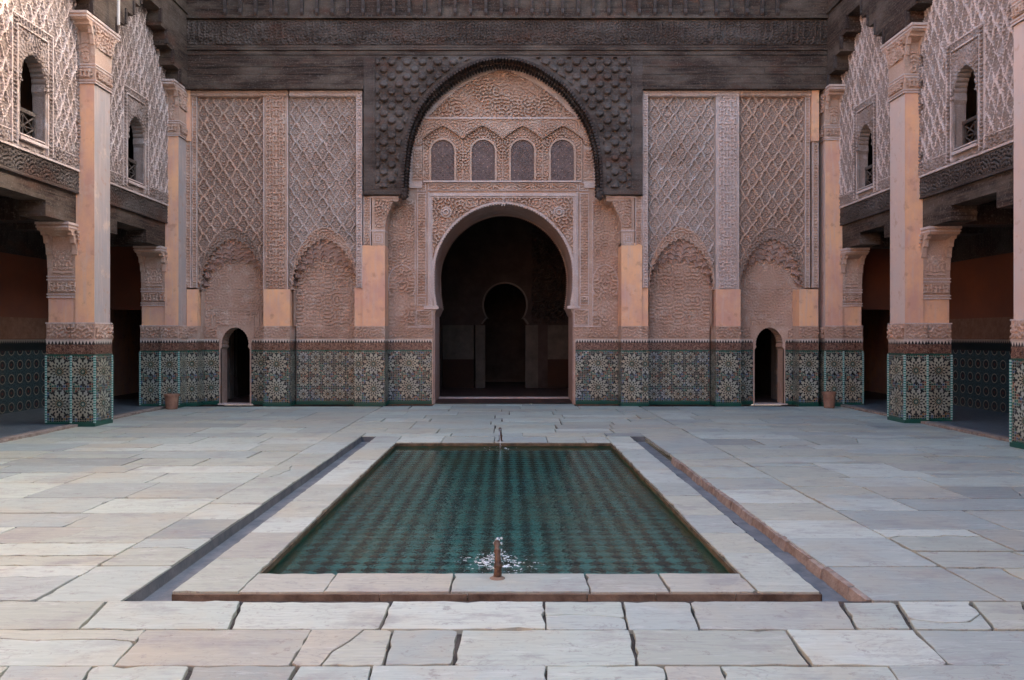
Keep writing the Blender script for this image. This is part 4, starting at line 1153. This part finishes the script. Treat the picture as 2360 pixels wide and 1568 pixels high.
def pillar(s, y0, y1, label, near=True, far=True, xs=XS, low=True, wide=.42):
    t = thing('gallery_pillar', label, 'pillar', (s*7.7, (y0+y1)/2, 0), 'tall plastered pillars along the courtyard galleries')
    xm = xs+wide; xo = xm+.47
    dado_box(t, s*xs, s*xm, y0, y1); dado_box(t, s*(xm+.0), s*xo, y0+.05, y1-.05)
    mb = MB(STUC, STUCW)
    for (a, b, p, q) in ((xs, xm, y0, y1), (xm, xo, y0+.05, y1-.05)):
        A, B = sorted((s*a, s*b)); mb.cur = 0; mb.box(A, B, p+.005, q-.005, 1.54, 1.85)
        mb.relief(A+.02, B-.02, 1.57, 1.82, arab(.36, .018, _w2, (A+B)/2), facY(p+.002), None, .012)
        mb.cur = 1; mb.box(A-.01, B+.01, p-.01, q+.01, 1.828, 1.852); mb.box(A-.008, B+.008, p-.008, q+.008, 1.54, 1.56)
    mb.cur = 0; mb.relief(y0+.02, y1-.02, 1.57, 1.82, arab(.36, .018, _w2, (y0+y1)/2), facX(s*(xs-.002)), None, .012)
    mb.build('carved_band', t)
    mb = MB(PLAST, SKYLITL if s < 0 else SKYLITR); A, B = sorted((s*(xs+.02), s*(XW+.06))); mb.box(A, B, y0+.03, y1-.03, 1.85, 6.12, skip='r' if s < 0 else 'l'); mb.cur = 1; xx = s*(xs+.02); mb.face([(xx, y0+.03, 1.85), (xx, y1-.03, 1.85), (xx, y1-.03, 6.12), (xx, y0+.03, 6.12)]); mb.build('shaft', t)  # court face takes the plaster with the sky light painted in
    mb = MB(PLAST); A, B = sorted((s*(XW+.06), s*(xo-.03))); mb.box(A, B, y0+.07, y1-.07, 1.85, 2.30); mb.build('lower_shaft', t)
    console(t, s, XW+.02, xo-.02, y0+.06, y1-.06, 2.29, 2.68, 3.60, .34, 'lower_bracket', near, far)
    mb = MB(PLAST); mb.box(*sorted((s*(XW+.08), s*(xo-.1))), y0+.1, y1-.1, 3.6, 4.3)
    console(t, s, xs+.0, XW+.03, y0+.02, y1-.02, 6.10, 6.45, 7.28, .30, 'upper_bracket', near, far)
    return t
# right: near, middle, corner; left: middle, corner
pillar(1, 10.96, 11.59, 'tall salmon pillar cut off by the right edge of the picture')
pillar(1, 14.69, 15.32, 'free-standing salmon pillar on the right side of the courtyard, nearer than the corner one')
pillar(1, 18.22, 18.7, 'slim pillar in the far right corner behind a clay pot', far=False, xs=7.27)
pillar(-1, 14.15, 14.77, 'free-standing salmon pillar on the left side of the courtyard, with orange front face')
pillar(-1, 17.85, 18.4, 'slim pillar in the far left corner behind a clay pot', far=False, xs=7.36)
pillar(-1, 10.43, 11.05, 'tall salmon pillar on the left side just outside the picture')

# upper gallery walls with window, one per bay
def lattice(mb, s, X, y0, y1, z0, z1):
    mb.box(*sorted((s*(X-.03), s*(X+.03))), y0, y1, z1-.06, z1); mb.box(*sorted((s*(X-.02), s*(X+.02))), y0, y1, z0, z0+.05)
    for y in (y0+.02, y1-.02): mb.box(*sorted((s*(X-.022), s*(X+.022))), y-.02, y+.02, z0+.05, z1-.06)
    cy, cz = (y0+y1)/2, (z0+z1)/2-.01; h = (y1-y0)/2-.04; v = (z1-z0)/2-.07
    for (a, b) in (((cy-h, cz-v), (cy+h, cz+v)), ((cy-h, cz+v), (cy+h, cz-v)), ((cy-h, cz), (cy, cz+v)), ((cy, cz+v), (cy+h, cz)), ((cy+h, cz), (cy, cz-v)), ((cy, cz-v), (cy-h, cz)), ((cy, cz-v), (cy, cz+v)), ((cy-h, cz), (cy+h, cz))):
        mb.tube([(s*X, a[0], a[1]), (s*X, b[0], b[1])], .013, 5)
def gwall(s, y0, y1, wc, label, detail=True):
    t = thing('gallery_wall', label, 'wall', (s*XW, (y0+y1)/2, 4.53), 'carved upper walls between the gallery pillars')
    X = s*XW; hw = .34; zs, zt_ = 4.74, 6.12
    cv = [(wc-hw, zs), (wc-hw, 5.55), (wc-hw+.035, 5.62)]+scallop(arch(wc, hw-.01, 5.72, zt_, 18, .05), .085, -.02, 6, False)+[(wc+hw-.035, 5.62), (wc+hw, 5.55), (wc+hw, zs)]
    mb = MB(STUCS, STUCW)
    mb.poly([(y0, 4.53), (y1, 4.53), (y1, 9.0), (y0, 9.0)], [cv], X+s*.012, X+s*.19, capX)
    fr_ = (wc-.56, wc+.56, 4.60, 6.62)
    kp = lambda U, V: ~((U > fr_[0]) & (U < fr_[1]) & (V > fr_[2]) & (V < fr_[3]))
    if detail:
        mb.relief(y0+.10, y1-.10, 4.80, 8.75, lozenge(.24, .44, .020, wc, 6.9), facX(X+s*.004), kp, .0105, .024)
    mb.build('carved_panel', t)
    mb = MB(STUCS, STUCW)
    if detail:
        mb.relief(y0, y1, 4.56, 4.78, arab(.4, .018, _w2, wc), facX(X+s*.0), kp, .0135)
        for a in (y0+.0, y1-.10): mb.relief(a, a+.10, 4.56, 8.75, arab(.12, .018, _w2, a+.05, .5), facX(X), None, .0135)
    mb.cur = 1
    mb.box(*sorted((X-s*.03, X+s*.05)), y0, y1, 4.53, 4.565)
    mb.box(*sorted((X-s*.018, X+s*.02)), y0+.1, y1-.1, 4.775, 4.795)
    mb.build('carved_border', t)
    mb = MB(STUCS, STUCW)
    ring = [(fr_[0]+.16, fr_[2]), (fr_[0]+.16, fr_[3]-.2), (fr_[1]-.16, fr_[3]-.2), (fr_[1]-.16, fr_[2])]
    mb.poly([ring[0]]+[ring[1], ring[2], ring[3]], [cv] if False else [], X-s*.0, X-s*.0, capX) if False else None
    mb.poly(cv+[(ring[3][0], zs), (ring[2][0], ring[2][1]), (ring[1][0], ring[1][1]), (ring[0][0], zs)], [], X-s*.022, X+s*.02, capX)
    if detail:
        reg = cv+[(ring[3][0], zs), (ring[2][0], ring[2][1]), (ring[1][0], ring[1][1]), (ring[0][0], zs)]
        mb.relief(ring[0][0], ring[3][0], 5.6, ring[1][1], arab(.9, .012, _w2, wc), facX(X-s*.024), inside(reg), .0135)
        for a, b in ((fr_[0]+.02, fr_[0]+.13), (fr_[1]-.13, fr_[1]-.02)): mb.relief(a, b, 4.62, fr_[3]-.02, arab(.11, .018, _w2, (a+b)/2, .4), facX(X-s*.004), None, .0135)
        mb.relief(fr_[0]+.13, fr_[1]-.13, fr_[3]-.17, fr_[3]-.02, arab(.3, .018, _w2, wc), facX(X-s*.004), None, .0135)
    mb.cur = 1
    for q in (0, .135):
        a, b, c_ = fr_[0]+q, fr_[1]-q, fr_[3]-q
        mb.box(*sorted((X-s*.035, X+s*.02)), a, a+.024, fr_[2], c_); mb.box(*sorted((X-s*.035, X+s*.02)), b-.024, b, fr_[2], c_); mb.box(*sorted((X-s*.036, X+s*.02)), a+.024, b-.024, c_-.024, c_)
    mb.box(*sorted((X-s*.05, X+s*.18)), wc-.36, wc+.36, zs-.05, zs)
    w = mb.build('window', t)
    mb = MB(WOODC); lattice(mb, s, XW+.15, wc-.335, wc+.335, zs, zs+.52); mb.build('railing', w)
    return t
gwall(1, 11.57, 14.71, 13.24, 'carved stucco upper wall with arched window, right side nearest the picture edge')
gwall(1, 15.30, 18.5, 16.93, 'carved stucco upper wall with small arched window, next to the far right corner')
gwall(-1, 11.03, 14.17, 12.78, 'carved stucco upper wall with arched window, left side nearest the picture edge')
gwall(-1, 14.75, 18.5, 16.33, 'carved stucco upper wall with small arched window, next to the far left corner')

# lintels
def lintel(s, y0, y1, label):
    t = thing('cedar_lintel', label, 'lintel', (s*7.9, (y0+y1)/2, 3.6), 'cedar lintels over the gallery openings')
    mb = MB(WOOD); m_ = y1-y0
    pr = [(y0, 3.61), (y0+.95, 3.61), (y0+.95, 3.87), (y1-.95, 3.87), (y1-.95, 3.61), (y1, 3.61), (y1, 4.16), (y0, 4.16)]
    mb.poly(pr, [], *[s*XW+s*.05, s*XW+s*.50], capX, back=True)
    mb.build('beam', t)
    mb = MB(WOODC); mb.box(*sorted((s*(XW+.0), s*(XW+.45))), y0, y1, 4.165, 4.528)
    mb.relief(y0, y1, 4.20, 4.50, lambda U, V: .005*sst(_w2(U, V), -.2, .3), facX(s*XW), None, .015)
    mb.build('carved_board', t)
    mb = MB(WOODV); mb.box(*sorted((s*(XW-.012), s*(XW+.1))), y0, y1, 4.14, 4.164); mb.build('moulding', t)
    mb = MB(WOODV)
    for yy in (y0+.15, y1-.55): mb.box(*sorted((s*(XW+.5), s*(XW+1.6))), yy, yy+.4, 3.6, 3.95)
    mb.build('cross_beam', t)
lintel(1, 11.55, 14.73, 'dark cedar lintel under the right upper wall, nearest the picture edge')
lintel(1, 15.28, 18.3, 'dark cedar lintel spanning to the far right corner pillar')
lintel(-1, 11.0, 14.2, 'dark cedar lintel under the left upper wall, nearest the picture edge')
lintel(-1, 14.73, 17.9, 'dark cedar lintel spanning to the far left corner pillar')

# stepped cedar cornice along each side
def cornice(s, ys, label):
    t = thing('cedar_cornice', label, 'cornice', (s*7.4, 8, 7.3), 'stepped cedar cornices above the side galleries')
    mb = MB(WOOD); pts = []
    for k, (y0, y1) in enumerate(ys):     # ys = openings between pillars, far to near
        st = [(0, 7.30), (.12, 7.55), (.48, 7.86), (.80, 8.17), (1.1, 8.50)]
        far = [(y1-d, z) for d, z in st]; seq = []
        for (a, b) in zip(far, far[1:]): seq += [(a[0], a[1]), (b[0], a[1])]
        seq.append((far[-1][0], 8.50))
        nr = [(y0+d, z) for d, z in st][::-1]
        seq.append((nr[0][0], 8.50))
        for (a, b) in zip(nr, nr[1:]): seq += [(a[0], b[1]), (b[0], b[1])]
        pts += seq
    yF, yE = 18.4, pts[-1][0]
    pts = [(yF, 7.30)]+pts+[(-8, 7.30), (-8, 9.75), (yF, 9.75)]
    mb.poly(pts, [], s*(XS-.02), s*(XW+.02), capX, back=True)
    for z in (8.95, 9.3): mb.box(*sorted((s*(XS-.06), s*(XS+.0))), -8, 18.2, z, z+.05)
    mb.build('stepped_beam', t)
    # second layer: rounded corbel ends under each step
    mb = MB(WOODV)
    for (y0, y1) in ys:
        for d, z in ((.12, 7.55), (.48, 7.86), (.80, 8.17), (1.1, 8.5)):
            for yy in (y1-d, y0+d): mb.box(*sorted((s*(XS-.05), s*(XS+.02))), yy-.03, yy+.03, z-.27, z+.02)
    mb.build('corbel_end', t)
    mb = MB(WOODV); mb.box(*sorted((s*(XS-.5), s*10.6)), -8, YW-.36, 10.6, 10.72); mb.build('shade_eave', t)
    mb = MB(WOODV); mb.box(*sorted((s*(XS-.02), s*(XS+.2))), -8, YW-.01, 9.755, 10.59); mb.build('shade_board', t)  # unseen; boards and roof edge raised to cut sky light from the sides
cornice(1, [(15.32, 18.25), (11.59, 14.69), (7.9, 10.96), (4.2, 7.3), (.5, 3.6)], 'stepped dark cedar cornice along the top of the right side')
cornice(-1, [(14.77, 17.9), (11.05, 14.15), (7.3, 10.43), (3.6, 6.7), (0, 3.0)], 'stepped dark cedar cornice along the top of the left side')

# gallery backs, ceilings, ends
XG = 10.2
for s, lb in ((1, 'right'), (-1, 'left')):
    t = thing('gallery_back_wall', 'shaded inner wall of the %s gallery, ochre plaster over dark hexagon tiles' % lb, 'wall', (s*XG, 10, 0))
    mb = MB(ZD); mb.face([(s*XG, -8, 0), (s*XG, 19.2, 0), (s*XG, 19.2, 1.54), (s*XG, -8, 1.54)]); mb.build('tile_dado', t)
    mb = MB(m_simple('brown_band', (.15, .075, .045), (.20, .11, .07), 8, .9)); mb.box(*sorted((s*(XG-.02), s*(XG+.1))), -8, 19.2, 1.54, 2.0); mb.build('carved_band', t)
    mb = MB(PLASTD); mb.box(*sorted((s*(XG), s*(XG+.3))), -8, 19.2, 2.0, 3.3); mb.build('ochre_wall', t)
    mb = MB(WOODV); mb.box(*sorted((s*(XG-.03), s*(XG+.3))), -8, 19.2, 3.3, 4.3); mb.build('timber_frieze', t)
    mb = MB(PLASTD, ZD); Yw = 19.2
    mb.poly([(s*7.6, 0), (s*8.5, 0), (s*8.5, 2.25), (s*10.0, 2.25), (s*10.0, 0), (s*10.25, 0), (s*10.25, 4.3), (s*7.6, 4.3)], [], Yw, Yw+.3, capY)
    mb.build('end_wall', t)
    mb = MB(WOODV); mb.box(*sorted((s*(XW+.35), s*10.5)), -8, 19.5, 4.3, 4.42)
    for k in range(30): mb.box(*sorted((s*(XW+.5), s*10.2)), -5+k*.8, -4.85+k*.8, 4.12, 4.3)
    mb.build('timber_ceiling', t)
    mb = MB(GALF, PINKST); a, b = sorted((s*7.78, s*XG)); mb.face([(a, -8, .035), (b, -8, .035), (b, 19.9, .035), (a, 19.9, .035)])
    mb.cur = 1; mb.box(*sorted((s*7.62, s*7.79)), -8, 18.9, -.02, .042)
    o = mb.build('gallery_floor', kind='structure')
    # upper rooms enclosure and the stretch of gallery beside and behind the camera
    t2 = thing('outer_wall', 'plain outer wall behind the %s gallery, mostly out of view' % lb, 'wall', (s*10.5, 6, 0))
    mb = MB(PLAST); mb.box(*sorted((s*10.45, s*10.7)), -8.4, 28.6, 0, 12.38); mb.build('masonry', t2)
    mb = MB(HALLW); mb.box(*sorted((s*7.46, s*10.44)), 19.3, 19.5, 4.45, 12.38); mb.build('cross_wall', t2)
    mb = MB(HALLW); mb.box(*sorted((s*(XW+.2), s*10.44)), 18.72, 18.8, 9.88, 12.38); mb.build('gable_wall', t2)
    t3 = thing('upper_wall', 'carved upper wall continuing out of the picture on the %s side' % lb, 'wall', (s*XW, 2, 4))
    ye = 10.98 if s > 0 else 10.45
    mb = MB(STUCB); mb.box(*sorted((s*(XW+.01), s*(XW+.34))), -8, ye, 3.7, 9.0); mb.build('carved_face', t3)
    for yy in ((.0, 3.65, 7.3) if s > 0 else (-.6, 3.0, 6.7)):
        mb = MB(PLAST, ZB); mb.box(*sorted((s*XS, s*8.2)), yy, yy+.6, 1.54, 7.3, skip='bd'); mb.cur = 1; mb.box(*sorted((s*XS, s*8.2)), yy, yy+.6, 0, 1.54); mb.build('pier', t3)
t = thing('rear_wall', 'courtyard wall behind the camera, out of view', 'wall', (0, -8, 0))
mb = MB(PLAST); mb.box(-10.44, 10.44, -8.4, -8.0, 0, 8.5); mb.build('masonry', t)  # unseen wall, kept low so more sky light reaches the front paving

# ================================================================== PRAYER HALL beyond the portal
hall = thing('inner_hall', 'dark hall seen through the great doorway, with a keyhole arch in its far wall', 'hall', (0, 24, 0))
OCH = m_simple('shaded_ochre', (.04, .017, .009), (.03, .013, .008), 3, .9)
YH = 24.5
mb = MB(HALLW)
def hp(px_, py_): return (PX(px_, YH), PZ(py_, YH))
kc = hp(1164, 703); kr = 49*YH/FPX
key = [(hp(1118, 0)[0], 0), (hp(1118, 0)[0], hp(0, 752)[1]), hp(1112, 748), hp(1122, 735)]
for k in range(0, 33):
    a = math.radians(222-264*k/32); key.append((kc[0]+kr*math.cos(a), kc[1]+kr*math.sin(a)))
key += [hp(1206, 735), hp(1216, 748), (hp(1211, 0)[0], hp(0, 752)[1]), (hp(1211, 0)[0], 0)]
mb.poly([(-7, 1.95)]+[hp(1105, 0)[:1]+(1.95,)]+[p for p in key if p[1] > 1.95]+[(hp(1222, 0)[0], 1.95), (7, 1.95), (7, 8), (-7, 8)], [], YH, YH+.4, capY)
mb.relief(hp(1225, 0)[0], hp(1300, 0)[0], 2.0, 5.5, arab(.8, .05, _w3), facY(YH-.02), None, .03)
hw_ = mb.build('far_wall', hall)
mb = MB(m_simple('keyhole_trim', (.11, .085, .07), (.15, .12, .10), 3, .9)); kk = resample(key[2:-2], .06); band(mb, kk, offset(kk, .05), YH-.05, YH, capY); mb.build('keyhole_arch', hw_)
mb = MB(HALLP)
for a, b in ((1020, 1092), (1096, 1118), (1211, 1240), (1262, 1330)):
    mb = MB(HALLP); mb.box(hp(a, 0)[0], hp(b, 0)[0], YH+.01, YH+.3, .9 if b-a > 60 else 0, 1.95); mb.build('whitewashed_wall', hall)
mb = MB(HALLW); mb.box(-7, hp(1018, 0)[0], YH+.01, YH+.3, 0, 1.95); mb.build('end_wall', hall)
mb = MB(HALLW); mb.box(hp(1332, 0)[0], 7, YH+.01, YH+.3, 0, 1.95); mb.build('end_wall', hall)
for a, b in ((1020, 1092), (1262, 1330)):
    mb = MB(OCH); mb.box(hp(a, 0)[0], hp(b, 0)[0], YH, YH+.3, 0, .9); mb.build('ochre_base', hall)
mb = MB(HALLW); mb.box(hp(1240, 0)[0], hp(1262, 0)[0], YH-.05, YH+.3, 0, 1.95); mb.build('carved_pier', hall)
for q in ((-10.4, 10.4, 28.05, 28.5), (-7.3, -7, 20.9, 28), (7, 7.3, 20.9, 28)): mb = MB(HALLW); mb.box(*q, 0, 7.1 if q[3] < 28.2 else 12.38); mb.build('side_wall', hall)
mb = MB(WOODV); mb.box(-10.6, 10.6, 19.25, 28.3, 7.2, 7.4); mb.build('ceiling', hall)
mb = MB(HALLW)
for a, b in ((-7, PX(470, 20.9)), (PX(600, 20.9), PX(985, 20.9)), (PX(1335, 20.9), PX(1710, 20.9)), (PX(1830, 20.9), 7)): mb = MB(HALLW); mb.box(a, b, 20.7, 20.9, 0, 7.2); mb.build('partition', hall)
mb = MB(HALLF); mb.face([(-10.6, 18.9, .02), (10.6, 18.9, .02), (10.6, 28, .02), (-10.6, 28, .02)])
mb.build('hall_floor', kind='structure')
for p in (543, 1772): mb = MB(STUCW); mb.box(PX(p-38, YN), PX(p+40, YN), YN-.10, 18.95, .0, .028); mb.build('door_sill', fac)
mb = MB(STUCW); mb.box(jl, jr, 20.3, 20.6, 0, .045); mb.build('door_sill', por)

# ================================================================== small things
def pot(px_, py_b, w, h, label):
    Y = EYE*FPX/(py_b-776); x = PX(px_, Y); t = thing('clay_bin', label, 'bin', (x, Y, 0), 'brown clay bins against the tiled wall'); r = w/2
    mb = MB(CLAY); mb.lathe([(0, 0), (r*.72, 0), (r*.78, .02), (r*.95, h-.03), (r, h-.03), (r*1.03, h), (r*.92, h), (r*.88, h-.04), (r*.8, h*.5), (0, h*.5)], (x, Y, 0), 28); mb.build('body', t)
    mb = MB(CLAY); mb.lathe([(r*.93, h-.05), (r*1.04, h-.045), (r*1.05, h+.003), (r*.98, h+.006)], (x, Y, 0), 28); mb.build('rim', t)
pot(396, 943, .32, .33, 'brown clay bin standing by the tiled base of the far left corner pillar')
pot(1911, 941, .29, .36, 'brown clay bin standing by the tiled base of the far right corner pillar')
t = thing('drain_pipe', 'pale pipe hanging down from the dark cedar cornice on the left', 'pipe', (-7.2, 14.75, 8))
mb = MB(PIPE); mb.tube([(PX(273, 14.6), 14.6, PZ(58, 14.6)), (PX(273, 14.6), 14.6, 9.7)], .028, 10); mb.build('tube', t)
mb = MB(PIPE); mb.tube([(PX(273, 14.6), 14.6, 9.1), (-7.34, 14.6, 9.1)], .012, 6); mb.build('clamp', t)
